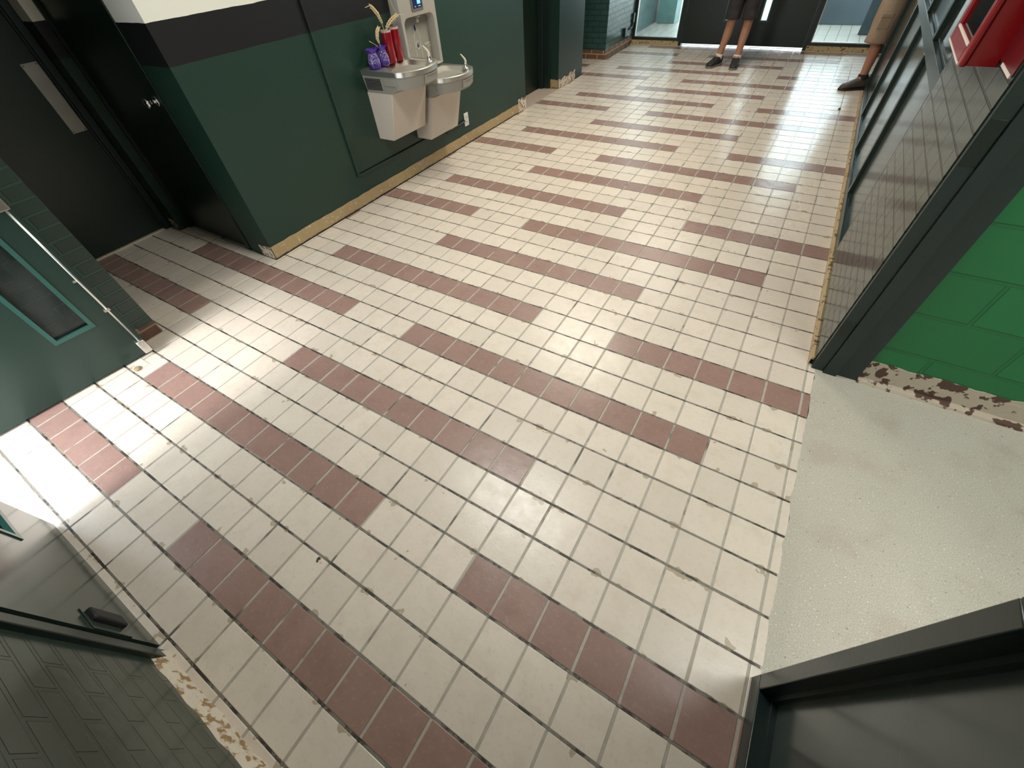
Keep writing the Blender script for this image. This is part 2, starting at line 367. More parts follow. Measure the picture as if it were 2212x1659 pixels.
# ------------------------------------------------------------------ trims along the floor
def strip_wall_x(name, x, y0, y1, h, mat, label, th=0.004, side=1, n=60, ragged=0.006):
    b = MB(); top = []
    for k in range(n + 1):
        y = y0 + (y1 - y0) * k / n
        top.append((y, h + random.uniform(-ragged, ragged)))
    xa, xb = x, x + side * th
    vs = [(xb, y, 0) for y, z in top] + [(xb, y, z) for y, z in top] + [(xa, y, z) for y, z in top]
    N = n + 1
    b.add(vs, [(k, k + 1, N + k + 1, N + k) for k in range(n)] + [(N + k, N + k + 1, 2 * N + k + 1, 2 * N + k) for k in range(n)])
    return tag(b.build(name, mat), label, 'baseboard', kind='structure')
def strip_wall_y(name, y, x0, x1, h, mat, label, th=0.004, side=-1, n=30, ragged=0.006):
    b = MB(); ya, yb = y, y + side * th; N = n + 1
    top = [(x0 + (x1 - x0) * k / n, h + random.uniform(-ragged, ragged)) for k in range(N)]
    vs = [(x, yb, 0) for x, z in top] + [(x, yb, z) for x, z in top] + [(x, ya, z) for x, z in top]
    b.add(vs, [(k, k + 1, N + k + 1, N + k) for k in range(n)] + [(N + k, N + k + 1, 2 * N + k + 1, 2 * N + k) for k in range(n)])
    return tag(b.build(name, mat), label, 'baseboard', kind='structure')
strip_wall_x('baseboard_left', -0.35, 1.2, 4.84, 0.096, m_res, 'tan strip of old adhesive along the foot of the fountain wall', ragged=0.003)
strip_wall_x('baseboard_left', -0.35, 4.84, 5.03, 0.115, m_plaster, 'broken pale plaster at the far foot of the fountain wall', th=0.006, n=10, ragged=0.03)
strip_wall_y('baseboard_left', 1.2, -0.50, -0.35, 0.09, m_plaster, 'chipped plaster patch at the near corner of the fountain wall', n=8)
strip_wall_x('baseboard_left', -0.35, 5.93, 6.45, 0.10, m_plaster, 'peeling paint and plaster at the foot of the pier', th=0.006, n=12, ragged=0.02)
strip_wall_y('baseboard_left', 5.93, -0.47, -0.35, 0.10, m_res, 'tan adhesive patch on the front foot of the pier', n=6)
strip_wall_y('baseboard_alcove', 1.125, -1.66, -1.55, 0.085, m_scraped, 'scraped patch at the foot of the narrow alcove pier', n=6)
strip_wall_x('baseboard_right', 3.19, 1.81, 6.75, 0.03, m_edge, 'brown ragged edge along the foot of the brick and panel wall', th=0.012, side=-1, n=90, ragged=0.004)
strip_wall_y('baseboard_side_room', 1.81, 3.385, 5.2, 0.122, m_scraped, 'scraped brown band along the foot of the bright green block wall', th=0.006, n=60, ragged=0.006)
b = MB()
pr_ = [(0, 0.0), (0.03, 0.0), (0.024, 0.012), (0.012, 0.02), (0, 0.022)]
b.loft([[(x, 1.804 - p + random.uniform(-0.002, 0.002), z) for p, z in pr_] for x in [3.39 + 0.06 * k for k in range(31)]])
tag(b.build('trim_1', m_scraped), 'crumbling mortar line between the concrete floor and the green block wall', 'trim', kind='structure')
# broken plaster at the foot of the entry brick wall
b = MB(); n = 40; N = n + 1
xs = [1.47 + k * (3.17 - 1.47) / n for k in range(N)]
b.loft([[(x, -0.68, 0.0), (x, -0.664 + random.uniform(-0.003, 0.006), 0.0), (x, -0.668 + random.uniform(-0.003, 0.003), 0.035 + random.uniform(-0.008, 0.008)), (x, -0.68, 0.075 + random.uniform(-0.008, 0.01))] for x in xs])
tag(b.build('baseboard_entry', m_plaster), 'crumbling tan plaster along the foot of the entry brick wall', 'baseboard', kind='structure')
# raised panel moulding behind the fountains
b = MB()
b.box(-0.352, -0.333, 2.172, 2.188, 0.236, 2.4); b.box(-0.352, -0.333, 2.188, 3.40, 0.236, 0.252); b.box(-0.352, -0.345, 2.194, 3.40, 0.258, 2.4)
tag(b.build('trim_2', m_band, bevel=0.003), 'raised board with edge moulding behind the drinking fountains', 'trim', kind='structure')

# ------------------------------------------------------------------ recess door past the fountains
d = root('door_1', 'dark green door frame set in the recess past the fountains', 'door', kind='structure')
b = MB(); b.box(-0.66, -0.625, 5.07, 5.86, 0.006, 2.06); b.build('door_leaf', m_door_dark, d, bevel=0.002)
b = MB(); b.box(-0.66, -0.60, 5.03, 5.07, 0, 2.1); b.box(-0.66, -0.60, 5.07, 5.86, 2.06, 2.1); b.box(-0.66, -0.56, 5.86, 5.90, 0, 2.1); b.box(-0.60, -0.475, 5.895, 5.93, 0, 2.1)
b.build('door_frame', m_frame, d, bevel=0.003)

# ------------------------------------------------------------------ dark alcove doors
d = root('door_2', 'very dark green door with a round steel knob in the alcove', 'door', kind='structure')
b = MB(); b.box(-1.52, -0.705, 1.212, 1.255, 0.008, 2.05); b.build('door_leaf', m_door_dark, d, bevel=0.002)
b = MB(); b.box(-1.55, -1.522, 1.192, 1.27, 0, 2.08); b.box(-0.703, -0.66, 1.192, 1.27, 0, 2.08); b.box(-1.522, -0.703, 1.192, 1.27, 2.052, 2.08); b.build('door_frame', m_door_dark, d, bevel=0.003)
b = MB()
def lathe_y(b, prof, c, n=24, m=0):
    rings = [[(c[0] + r * math.cos(2 * math.pi * k / n), c[1] + t, c[2] + r * math.sin(2 * math.pi * k / n)) for k in range(n)] for r, t in prof]
    b.loft(rings, True, m)
lathe_y(b, [(0.030, 0.0), (0.030, -0.004), (0.024, -0.008), (0.011, -0.012), (0.011, -0.032), (0.022, -0.040), (0.027, -0.052), (0.025, -0.064), (0.014, -0.070)], (-0.775, 1.212, 0.99))
b.build('door_knob', m_chrome, d, smooth=True, label='round steel knob')
d = root('door_3', 'dark green door with a long steel push plate in the alcove', 'door', kind='structure')
b = MB(); b.box(-1.78, -1.735, 0.30, 1.068, 0.014, 2.05); b.build('door_leaf', m_door_dark, d, bevel=0.002)
b = MB(); b.box(-1.80, -1.70, 1.075, 1.125, 0, 2.08); b.box(-1.74, -1.715, 1.062, 1.076, 0, 2.08); b.box(-1.80, -1.70, 0.294, 1.075, 2.055, 2.08); b.build('door_frame', m_frame, d, bevel=0.003)
b = MB(); b.box(-1.735, -1.731, 0.962, 1.055, 0.775, 1.176); b.build('push_plate', m_plate, d, bevel=0.001, label='long dull steel push plate')
b = MB()
for yy in (0.972, 1.045):
    for zz in (0.785, 1.165): b.lathe([(0.004, 0), (0.003, 0.002)], (0, 0, 0)) if False else b.box(-1.731, -1.7298, yy - 0.003, yy + 0.003, zz - 0.003, zz + 0.003)
b.build('screw', m_dark, d)
b = MB(); b.box(-1.80, -1.715, 0.30, 1.07, 0.0, 0.010); b.build('light_gap_strip', plain('pale_gap_strip', hexc('cfc6b0'), 0.4), d, label='pale strip for the light gap under the door')  # pale colour stands in for the light gap under the door

# ------------------------------------------------------------------ glazed entry doors
def leaf(bp, W_, lite0, lite1, z0, z1, th, mat, parent):
    """door leaf along local u (0..W_) with a glazed slot; bp(u, t, z) -> world"""
    def bx(b, u0, u1, t0, t1, a0, a1, m=0):
        vs = [bp(u, t, z) for z in (a0, a1) for t in (t0, t1) for u in (u0, u1)]
        b.add(vs, [(0, 2, 3, 1), (4, 5, 7, 6), (0, 1, 5, 4), (2, 6, 7, 3), (0, 4, 6, 2), (1, 3, 7, 5)], m)
    b = MB(); bot = 0.014; top = 2.08
    bx(b, 0, lite0, 0, th, bot, top); bx(b, lite1, W_, 0, th, bot, top); bx(b, lite0, lite1, 0, th, bot, z0); bx(b, lite0, lite1, 0, th, z1, top)
    b.build('door_leaf', mat, parent)
    b = MB(); e = 0.016
    for t0, t1 in ((-0.004, 0.012), (th - 0.012, th + 0.004)):
        bx(b, lite0 - 0.004, lite0 + e, t0, t1, z0 - 0.004, z1 + 0.004); bx(b, lite1 - e, lite1 + 0.004, t0, t1, z0 - 0.004, z1 + 0.004)
        bx(b, lite0 + e, lite1 - e, t0, t1, z0 - 0.004, z0 + e); bx(b, lite0 + e, lite1 - e, t0, t1, z1 - e, z1 + 0.004)
    b.build('glazing_bead', m_teal_trim, parent, label='teal glazing bead')
    b = MB(); bx(b, lite0 + 0.005, lite1 - 0.005, th / 2 - 0.003, th / 2 + 0.003, z0 + 0.005, z1 - 0.005); b.build('glass_pane', m_glass, parent)
    return bx
# open leaf, folded against the brick pier
d = root('door_4', 'open green door leaf with narrow wired glass and vertical steel rod', 'door', kind='structure')
A = Vector((-0.262, -0.62)); Bp = Vector((-0.176, 0.165)); U = (Bp - A); WL = U.length; U.normalize(); Nn = Vector((U.y, -U.x))
bp = lambda u, t, z: (A.x + U.x * u + Nn.x * (t - 0.045), A.y + U.y * u + Nn.y * (t - 0.045), z)
L1 = WL - 0.118; L0 = WL - 0.30
bx = leaf(bp, WL, L0, L1, 0.285, 1.75, 0.045, m_door_green, d)
b = MB(); u0 = WL - 0.022
b.tube([bp(u0, 0.062, 0.10), bp(u0, 0.062, 0.90)], 0.0052, 10); b.build('rod', m_steel, d, smooth=True, label='vertical steel latch rod')
b = MB(); bx(b, u0 - 0.016, u0 + 0.012, 0.045, 0.066, 0.33, 0.345); bx(b, u0 - 0.010, u0 + 0.010, 0.055, 0.070, 0.335, 0.342); bx(b, u0 - 0.02, u0 + 0.004, 0.045, 0.062, 0.52, 0.53); b.build('rod_guide', m_steel, d)
b = MB(); bx(b, u0 - 0.022, u0 + 0.020, 0.045, 0.083, 0.028, 0.112); b.build('bottom_latch', m_steel, d, bevel=0.006, label='polished steel bottom latch case')
b = MB(); bx(b, u0 - 0.035, u0 + 0.02, 0.045, 0.09, 0.895, 1.06); b.build('exit_device', m_plate, d, bevel=0.006)
b = MB(); bx(b, u0 - 0.55, u0 - 0.035, 0.055, 0.085, 0.93, 0.985); b.build('push_bar', m_plate, d, bevel=0.006)
# floor strike below the latch
t_ = root('floor_strike', 'small pale broken latch strike in the tiles under the open green door', 'strike')
b = MB(); b.box(-0.185, -0.085, 0.035, 0.085, -0.001, 0.003); b.build('plate', plain('worn_strike', hexc('cfcac0'), 0.4), t_, bevel=0.001)
b = MB(); b.lathe([(0.001, 0.0), (0.016, 0.003), (0.020, 0.010), (0.014, 0.017), (0.005, 0.018)], (-0.098, 0.028, 0.0), 9); b.build('mortar_lump', plain('tan_mortar', hexc('9b8668'), 0.8, bump=0.004, bscale=80), t_, label='crumbly tan mortar lump')
# closed leaf
d = root('door_5', 'closed glossy green door leaf with wired glass and a painted hinge', 'door', kind='structure')
bp2 = lambda u, t, z: (0.577 + u, -0.705 + t, z)
bx2 = leaf(bp2, 0.865, 0.125, 0.335, 0.297, 1.75, 0.045, m_panel, d)
b = MB(); b.box(1.345, 1.40, -0.66, -0.640, 0.150, 0.278); b.build('hinge', m_black, d, bevel=0.006, label='black painted hinge block')
b = MB(); b.box(1.335, 1.44, -0.66, -0.656, 0.14, 0.29); b.build('hinge_leaf', m_panel, d, bevel=0.0015)
b = MB(); b.box(1.455, 1.50, -0.76, -0.664, 0, 2.12); b.box(1.444, 1.458, -0.72, -0.675, 0, 2.12); b.box(-0.30, 1.455, -0.76, -0.664, 2.085, 2.12); b.box(-0.32, -0.285, -0.76, -0.664, 0, 2.12)
b.build('door_frame', m_frame, d, bevel=0.003)

# ------------------------------------------------------------------ opening to the side room: far jamb and near panelled frame
d = root('trim_3', 'dark green steel door jamb at the far side of the side room opening', 'door jamb', kind='structure')
b = MB(); b.box(3.194, 3.246, 1.782, 1.812, 0, 2.12); b.box(3.246, 3.304, 1.770, 1.812, 0, 2.12); b.box(3.304, 3.388, 1.786, 1.812, 0, 2.12); b.build('jamb', m_frame, d, bevel=0.002)
for z0, z1 in ((0.978, 1.112), (0.232, 0.312)):
    b = MB(); b.box(3.199, 3.242, 1.7795, 1.783, z0, z1); b.build('hinge_plate', m_door_dark, d, bevel=0.001)
b = MB()
for z in (1.02, 1.06): lathe_y(b, [(0.006, 0), (0.005, -0.0006)], (3.222, 1.7795, z), 12)
b.build('screw_hole', m_dark, d)

def panel_wall(name, label, y0, y1, posts, xface=3.19, zr=(0.915, 0.982), zb=0.095, glass=True, depth=0.026):
    d = root(name, label, 'panel wall', kind='structure')
    xp = xface + depth
    b = MB(); b.box(xp, xp + 0.03, y0, y1, zb - 0.02, zr[0] + 0.02); b.build('panel', m_panel, d)
    b = MB(); b.box(xface, xp + 0.03, y0, y1, 0.0, zb); b.build('bottom_rail', m_frame, d, bevel=0.003)
    b = MB(); b.box(xface, xp + 0.03, y0, y1, zr[0], zr[1]); b.box(xface + 0.022, xp + 0.01, y0, y1, zr[1], zr[1] + 0.014); b.build('sill_rail', m_frame, d, bevel=0.003)
    for p in posts:
        b = MB(); b.box(xface, xp + 0.03, p[0], p[1], zb, zr[0]); b.box(xface, xp + 0.03, p[0], p[1], zr[1], 2.3); b.build('mullion', m_frame, d, bevel=0.003)
    b = MB()
    for a, q in zip(posts[:-1], posts[1:]):
        u0, u1 = a[1], q[0]
        for (s0, s1, k0, k1) in ((u0, u1, zb, zb + 0.012), (u0, u1, zr[0] - 0.012, zr[0]), (u0, u0 + 0.012, zb + 0.012, zr[0] - 0.012), (u1 - 0.012, u1, zb + 0.012, zr[0] - 0.012)):
            b.box(xp - 0.014, xp, s0, s1, k0, k1)
    b.build('panel_bead', m_frame, d)
    b = MB(); b.box(xface, xp + 0.03, y0, y1, 2.3, H); b.build('head', m_frame, d)
    if glass:
        for a, q in zip(posts[:-1], posts[1:]):
            b = MB(); b.box(xp, xp + 0.006, a[1], q[0], zr[1], 2.3); b.build('window_pane', m_glass, d)
    return d
PY = [(2.87, 2.90)] + [(3.70 + 0.93 * k, 3.765 + 0.93 * k) for k in range(3)] + [(6.69, 6.76)]
panel_wall('window_1', 'green framed window wall with glossy lower panels beyond the brick pier', 2.87, 6.76, PY)
panel_wall('window_2', 'green framed panel with recessed beads right beside the concrete floor opening', -0.68, 0.28, [(-0.68, -0.62), (0.236, 0.28)], zr=(0.955, 1.02), zb=0.075, glass=True, depth=0.05)

# ------------------------------------------------------------------ far entrance: frame, sidelights, double door
YF = 8.86
d = root('door_6', 'dark green double door with narrow glass slots at the far end', 'door', kind='structure')
for x0, x1, l0, l1 in ((0.490, 1.398, 1.085, 1.20), (1.402, 2.315, 1.60, 1.715)):
    bpx = lambda u, t, z, x0=x0: (x0 + u, YF + t, z + 0.012)
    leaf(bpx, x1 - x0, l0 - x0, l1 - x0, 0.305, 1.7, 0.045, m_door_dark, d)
b = MB(); b.box(0.44, 0.487, YF - 0.03, YF + 0.08, 0, 2.15); b.box(2.318, 2.365, YF - 0.03, YF + 0.08, 0, 2.15); b.box(0.487, 2.318, YF - 0.03, YF + 0.08, 2.11, 2.15); b.build('door_frame', m_frame, d, bevel=0.003)
b = MB()
for x in (1.3, 1.5): b.box(x - 0.012, x + 0.012, YF - 0.05, YF, 0.9, 1.15)
b.build('pull_handle', m_steel, d, bevel=0.004)
for nm, x0, x1, lab in (('window_3', -0.372, 0.44, 'glazed sidelight between the brick wall and the double door'), ('window_4', 2.365, 3.262, 'glazed sidelight between the double door and the panel wall')):
    d = root(nm, lab, 'window', kind='structure')
    b = MB(); zl = 0.06; e = 0.035
    b.box(x0, x1, YF - 0.03, YF + 0.07, zl, zl + e); b.box(x0, x1, YF - 0.03, YF + 0.07, 2.11, 2.15); b.box(x0, x0 + e, YF - 0.03, YF + 0.07, zl + e, 2.11); b.box(x1 - e, x1, YF - 0.03, YF + 0.07, zl + e, 2.11)
    b.build('window_frame', m_frame, d, bevel=0.002)
    b = MB(); q = zl + e
    b.box(x0 + e, x1 - e, YF - 0.012, YF + 0.02, q, q + 0.010); b.box(x0 + e, x0 + e + 0.010, YF - 0.012, YF + 0.02, q + 0.01, 2.11); b.box(x1 - e - 0.010, x1 - e, YF - 0.012, YF + 0.02, q + 0.01, 2.11)
    b.build('glazing_bead', m_steel, d, label='bright metal glazing bead')
    b = MB(); b.box(x0 + e, x1 - e, YF + 0.0, YF + 0.006, q, 2.11); b.build('window_pane', m_glass if nm == 'window_3' else m_clear, d)
    b = MB(); b.box(x0, x1, YF - 0.025, YF + 0.06, 0, zl); b.build('sill_block', m_far_sill, d, label='scraped yellow block under the frame')

# ------------------------------------------------------------------ outside
m_out_tile = NT('pale_vestibule_tile')
x, y, z = m_out_tile.xyz()
gx = m_out_tile.math('LESS_THAN', m_out_tile.math('FRACT', m_out_tile.math('DIVIDE', x, 0.159)), 0.06)
gy = m_out_tile.math('LESS_THAN', m_out_tile.math('FRACT', m_out_tile.math('DIVIDE', y, 0.477)), 0.02)
m_out_tile = m_out_tile.out(m_out_tile.mix(m_out_tile.math('MAXIMUM', gx, gy), hexc('96938a'), hexc('605e58')), 0.4)
b = MB(); b.box(-3, 6, 8.95, 14, -0.1, -0.004)
tag(b.build('ground_vestibule', m_out_tile), 'pale tiled ground outside the far double door', 'ground', kind='structure')
b = MB(); b.box(2.30, 4.6, 10.93, 11.1, 0, 0.62)
tag(b.build('wall_outside', plain('chalky_blue_grey_paint', hexc('4c5960'), 0.5, var=0.45, bscale=12)), 'chalky blue grey wall seen through the sidelight by the panel wall', 'wall', kind='structure')
b = MB(); b.box(2.98, 3.9, 10.1, 10.22, 0.0, 0.72)
tag(b.build('door_7', plain('blue_grey_board', hexc('39474c'), 0.4, var=0.1), bevel=0.004), 'blue grey door panel standing outside the sidelight by the panel wall', 'door', kind='structure')
b = MB(); b.box(-1.6, -0.62, 9.0, 12.5, 0, 0.9)
tag(b.build('wall_outside', plain('dull_teal_paint', hexc('3d5554'), 0.45, var=0.15)), 'dull teal wall seen through the sidelight by the brick wall', 'wall', kind='structure')
b = MB(); b.box(-0.55, -0.20, 10.75, 11.1, 0, 2.8)
tag(b.build('pillar_outside', plain('pale_teal_paint', hexc('6a8e8b'), 0.45, var=0.1)), 'pale teal pillar outside the sidelight by the brick wall', 'pillar', kind='structure')
b = MB(); b.box(-6, 8, -9, -0.9, -0.15, -0.03); b.box(-6, -1.95, -0.9, 9, -0.15, -0.03)
tag(b.build('ground_outside', plain('pale_pavement', hexc('b9b6ae'), 0.7, var=0.1)), 'pale pavement outside the entry doors', 'ground', kind='structure')
b = MB(); b.box(4.9, 5.0, 2.1, 6.6, 0, 2.6)
tag(b.build('wall_outside', m_veil), 'pale block wall seen through the window wall', 'wall', kind='structure')
b = MB(); b.box(3.3, 5.2, 2.0, 6.7, -0.15, -0.03)
tag(b.build('ground_outside', plain('grey_paving', hexc('a9a79f'), 0.7)), 'grey paving outside the window wall', 'ground', kind='structure')

# ------------------------------------------------------------------ brick wall box and conduit
d = root('junction_box', 'small dark green conduit box on the far brick wall', 'conduit box')
b = MB(); b.box(-0.375, -0.335, 8.36, 8.45, 0.16, 0.28); b.build('case', m_frame, d, bevel=0.004)
b = MB(); b.tube([(-0.36, 8.45, 0.235), (-0.36, 8.70, 0.235), (-0.36, 8.74, 0.25), (-0.36, 8.75, 0.32)], 0.011); b.build('conduit', m_frame, d, smooth=True)
b = MB(); b.box(-0.375, -0.345, 8.72, 8.78, 0.30, 0.42); b.build('cover', m_paint_green, d, bevel=0.004)

# ------------------------------------------------------------------ drinking fountains
def ray_outline(poly, c, n):
    out = []
    for k in range(n):
        a = 2 * math.pi * (k + 0.5) / n; dx, dy = math.cos(a), math.sin(a); best = None
        for i in range(len(poly)):
            x1, y1 = poly[i][0] - c[0], poly[i][1] - c[1]; x2, y2 = poly[(i + 1) % len(poly)][0] - c[0], poly[(i + 1) % len(poly)][1] - c[1]
            den = dx * (y2 - y1) - dy * (x2 - x1)
            if abs(den) < 1e-12: continue
            t = (x1 * (y2 - y1) - y1 * (x2 - x1)) / den; s = (x1 * dy - y1 * dx) / den
            if t > 0 and -1e-9 <= s <= 1 + 1e-9: best = t if best is None else max(best, t)
        out.append((c[0] + dx * best, c[1] + dy * best))
    return out
def front_curve(y0, y1, xs, bulge, inset=0.0, n=18):
    pts = []
    for k in range(n + 1):
        t = k / n; y = y0 + (y1 - y0) * t
        pts.append((xs + bulge * (1 - abs(2 * t - 1) ** 2.2) , y))
    return pts
def fountain(name, label, y0, zr, bub_y):
    W_ = 0.460; y1 = y0 + W_; d = root(name, label, 'drinking fountain', 'drinking fountains', loc=(-0.35, y0 + W_ / 2, 0))
    d.location = (0, 0, 0)
    xw = -0.348
    def outl(ins=0.0, xs=0.045, bulge=0.105):
        fc = front_curve(y0 + ins, y1 - ins, xs - ins, bulge)
        return [(xw, y0 + ins)] + [(xs - ins - 0.03, y0 + ins)] + fc[1:-1] + [(xs - ins - 0.03, y1 - ins)] + [(xw, y1 - ins)]
    n = 96; cen = (-0.03, (y0 + y1) / 2)
    O = ray_outline(outl(), cen, n); O2 = ray_outline(outl(0.008), cen, n)
    # snap to corners
    for tgt in outl()[:1] + outl()[-1:]:
        k = min(range(n), key=lambda i: (O[i][0] - tgt[0]) ** 2 + (O[i][1] - tgt[1]) ** 2); O[k] = tgt
    inner = [(-0.255, y0 + 0.19), (-0.225, y1 - 0.05), (-0.02, y1 - 0.03), (0.075, y1 - 0.10), (0.115, (y0 + y1) / 2), (0.085, y0 + 0.09), (0.02, y0 + 0.045), (-0.07, y0 + 0.04), (-0.13, y0 + 0.06)]
    I = ray_outline(inner, cen, n)
    for _ in range(3): I = [((I[i - 1][0] + I[i][0] * 2 + I[(i + 1) % n][0]) / 4, (I[i - 1][1] + I[i][1] * 2 + I[(i + 1) % n][1]) / 4) for i in range(n)]
    def sc_(ring, f, z): return [(cen[0] + (p[0] - cen[0]) * f, cen[1] + (p[1] - cen[1]) * f, z) for p in ring]
    b = MB()
    b.loft([[(p[0], p[1], zr - 0.034) for p in O], [(p[0], p[1], zr - 0.004) for p in O], [(p[0] * 0.5 + q[0] * 0.5, p[1] * 0.5 + q[1] * 0.5, zr) for p, q in zip(O, O2)], [(p[0], p[1], zr + 0.0005) for p in O2],
            sc_(I, 1.03, zr - 0.003), sc_(I, 0.97, zr - 0.010), sc_(I, 0.86, zr - 0.030), sc_(I, 0.6, zr - 0.050), sc_(I, 0.25, zr - 0.060), sc_(I, 0.06, zr - 0.062)], cap=False)
    b.add(sc_(I, 0.06, zr - 0.062), [tuple(range(n))])
    b.build('basin', m_steel, d, smooth='auto', label='brushed steel basin top')
    b = MB(); b.lathe([(0.018, 0), (0.02, 0.003), (0.008, 0.004)], (cen[0] - 0.03, cen[1], zr - 0.0625), 20); b.build('drain', m_dark, d)
    # apron
    A1 = ray_outline(outl(0.004), cen, n); A2 = ray_outline(outl(0.012, 0.03, 0.10), cen, n)
    b = MB(); b.loft([[(p[0], p[1], zr - 0.034) for p in A1], [(p[0], p[1], zr - 0.115 - max(0, min(1, (-0.0 - p[0]) / 0.08)) * 0.031) for p in A2]])
    b.build('apron', m_apron, d, smooth='auto')
    b = MB()
    for k in range(8):
        z = zr - 0.054 - k * 0.0098; f = 0.006 * (k / 7) + 0.0045
        b.box(-0.326, -0.163, y0 + f - 0.003, y0 + f + 0.004, z - 0.0024, z + 0.0024)
    b.build('grille', m_dark, d, label='dark slotted side grille')
    b = MB(); b.box(-0.13, -0.012, y0 + 0.003, y0 + 0.02, zr - 0.094, zr - 0.05); b.build('side_pad', m_apron, d, bevel=0.006, seg=3)
    # push pad following the front curve
    b = MB(); fc = [p for p in outl(0.004)[2:-2]]
    pts = [p for p in fc if y0 + 0.17 <= p[1] <= y1 - 0.06]
    def off(z, o):
        k = (zr - 0.034 - z) / 0.081
        return [(p[0] - 0.018 * k + o, p[1], z) for p in pts]
    zt, zb_ = zr - 0.046, zr - 0.100
    b.loft([off(zb_, 0.0) + off(zt, 0.0)[::-1], off(zb_, 0.006) + off(zt, 0.006)[::-1]])
    b.build('push_pad', plain('push_pad_grey', hexc('8f8d86'), 0.35), d, bevel=0.004)
    # cabinet
    zt, zb_ = zr - 0.145, zr - 0.483
    ya, yb = y0 + 0.012, y1 - 0.03
    b = MB(); b.loft([[(xw, ya, zb_), (-0.182, ya, zb_), (-0.182, yb, zb_), (xw, yb, zb_)], [(xw, ya, zt), (-0.078, ya, zt), (-0.078, yb, zt), (xw, yb, zt)]])
    b.build('cabinet', m_cab, d, bevel=0.004)
    # bubbler
    bx_, by_ = 0.062, bub_y
    b = MB(); b.lathe([(0.021, 0), (0.021, 0.006), (0.015, 0.012), (0.013, 0.034), (0.009, 0.040)], (bx_, by_, zr - 0.001), 20); b.build('bubbler', m_chrome, d, smooth='auto', label='chrome bubbler base')
    b = MB(); b.tube([(bx_, by_, zr + 0.03), (bx_ - 0.002, by_ + 0.006, zr + 0.05), (bx_ - 0.006, by_ + 0.002, zr + 0.066), (bx_ - 0.012, by_ - 0.018, zr + 0.088), (bx_ - 0.016, by_ - 0.034, zr + 0.104)], [0.010, 0.009, 0.008, 0.006, 0.003], 10)
    b.build('spout', plain('cream_spout', hexc('d9d3c2'), 0.3), d, smooth=True, label='cream curved mouth guard')
    return d
fountain('drinking_fountain', 'higher steel drinking fountain with vases on its top', 2.515, 0.905, 2.868)
fountain('drinking_fountain', 'lower steel drinking fountain beneath the bottle filler', 2.978, 0.771, 3.325)

# bottle filler
d = root('bottle_filler', 'tall grey bottle filling station on the wall over the lower fountain', 'bottle filler')
fy0, fy1, fz0, fz1, fx = 2.972, 3.415, 0.785, 1.46, -0.25
cy, cz = (fy0 + fy1) / 2, 0.97
outer = [(fy0, fz0), (fy1, fz0), (fy1, fz1), (fy0, fz1)]
r_ = 0.05; iy0, iy1, iz0, iz1 = fy0 + 0.035, fy1 - 0.035, 0.80, 1.128
inn = [(iy0, iz0), (iy1, iz0)] + [(iy1 - r_ + r_ * math.cos(a), iz1 - r_ + r_ * math.sin(a)) for a in [k * math.pi / 16 for k in range(9)]] + [(iy0 + r_ - r_ * math.sin(a), iz1 - r_ + r_ * math.cos(a)) for a in [k * math.pi / 16 for k in range(9)]]
n = 160
O = ray_outline(outer, (cy, cz), n); I = ray_outline(inn, (cy, cz), n)
for tgt in outer:
    k = min(range(n), key=lambda i: (O[i][0] - tgt[0]) ** 2 + (O[i][1] - tgt[1]) ** 2); O[k] = tgt
for tgt in inn[:2]:
    k = min(range(n), key=lambda i: (I[i][0] - tgt[0]) ** 2 + (I[i][1] - tgt[1]) ** 2); I[k] = tgt
b = MB()
mid = lambda f: [(cy + (p[0] - cy) * f, cz + (p[1] - cz) * f) for p in I]
b.loft([[(-0.348, p[0], p[1]) for p in O], [(fx - 0.006, p[0], p[1]) for p in O], [(fx, cy + (p[0] - cy) * 0.985, cz + (p[1] - cz) * 0.99) for p in O],
        [(fx, p[0], p[1]) for p in mid(1.06)], [(fx - 0.004, p[0], p[1]) for p in mid(1.015)], [(fx - 0.012, p[0], p[1]) for p in I], [(-0.325, cy + (p[0] - cy) * 0.97, cz + (p[1] - cz) * 0.98) for p in I]], cap=False)
b.build('body', plain('filler_grey_steel', hexc('b3afa8'), 0.28, 0.25, var=0.04), d, smooth='auto')
b = MB(); pts = [(-0.325, cy + (p[0] - cy) * 0.985, cz + (p[1] - cz) * 0.985) for p in I]; b.add(pts, [tuple(range(n))])
b.build('alcove_back', plain('filler_back_grey', hexc('8f8b82'), 0.4), d)
b = MB(); b.lathe([(0.014, 0), (0.016, 0.004), (0.016, 0.028), (0.03, 0.034), (0.03, 0.045)], (-0.29, 3.20, 1.085), 20); b.build('nozzle', m_apron, d, smooth='auto', label='grey water nozzle')
b = MB(); b.box(fx - 0.002, fx + 0.008, 3.117, 3.256, 1.158, 1.33); b.build('display_bezel', plain('bezel_grey', hexc('6d6a66'), 0.35), d, bevel=0.006, seg=3)
b = MB(); b.box(fx + 0.006, fx + 0.0095, 3.132, 3.242, 1.175, 1.315); b.build('display', m_screen, d, label='dark blue display')
b = MB(); b.box(fx + 0.0092, fx + 0.0102, 3.185, 3.225, 1.198, 1.222); b.build('lit_screen', m_lcd, d, label='small lit light blue screen')
for z, a, c_, h_ in ((1.252, 3.14, 3.22, 0.0035), (1.262, 3.14, 3.23, 0.0035), (1.243, 3.14, 3.20, 0.0035), (1.183, 3.15, 3.165, 0.005), (1.183, 3.195, 3.225, 0.005)):
    b = MB(); b.box(fx + 0.0092, fx + 0.0100, a, c_, z, z + h_); b.build('display_print', m_outl, d)
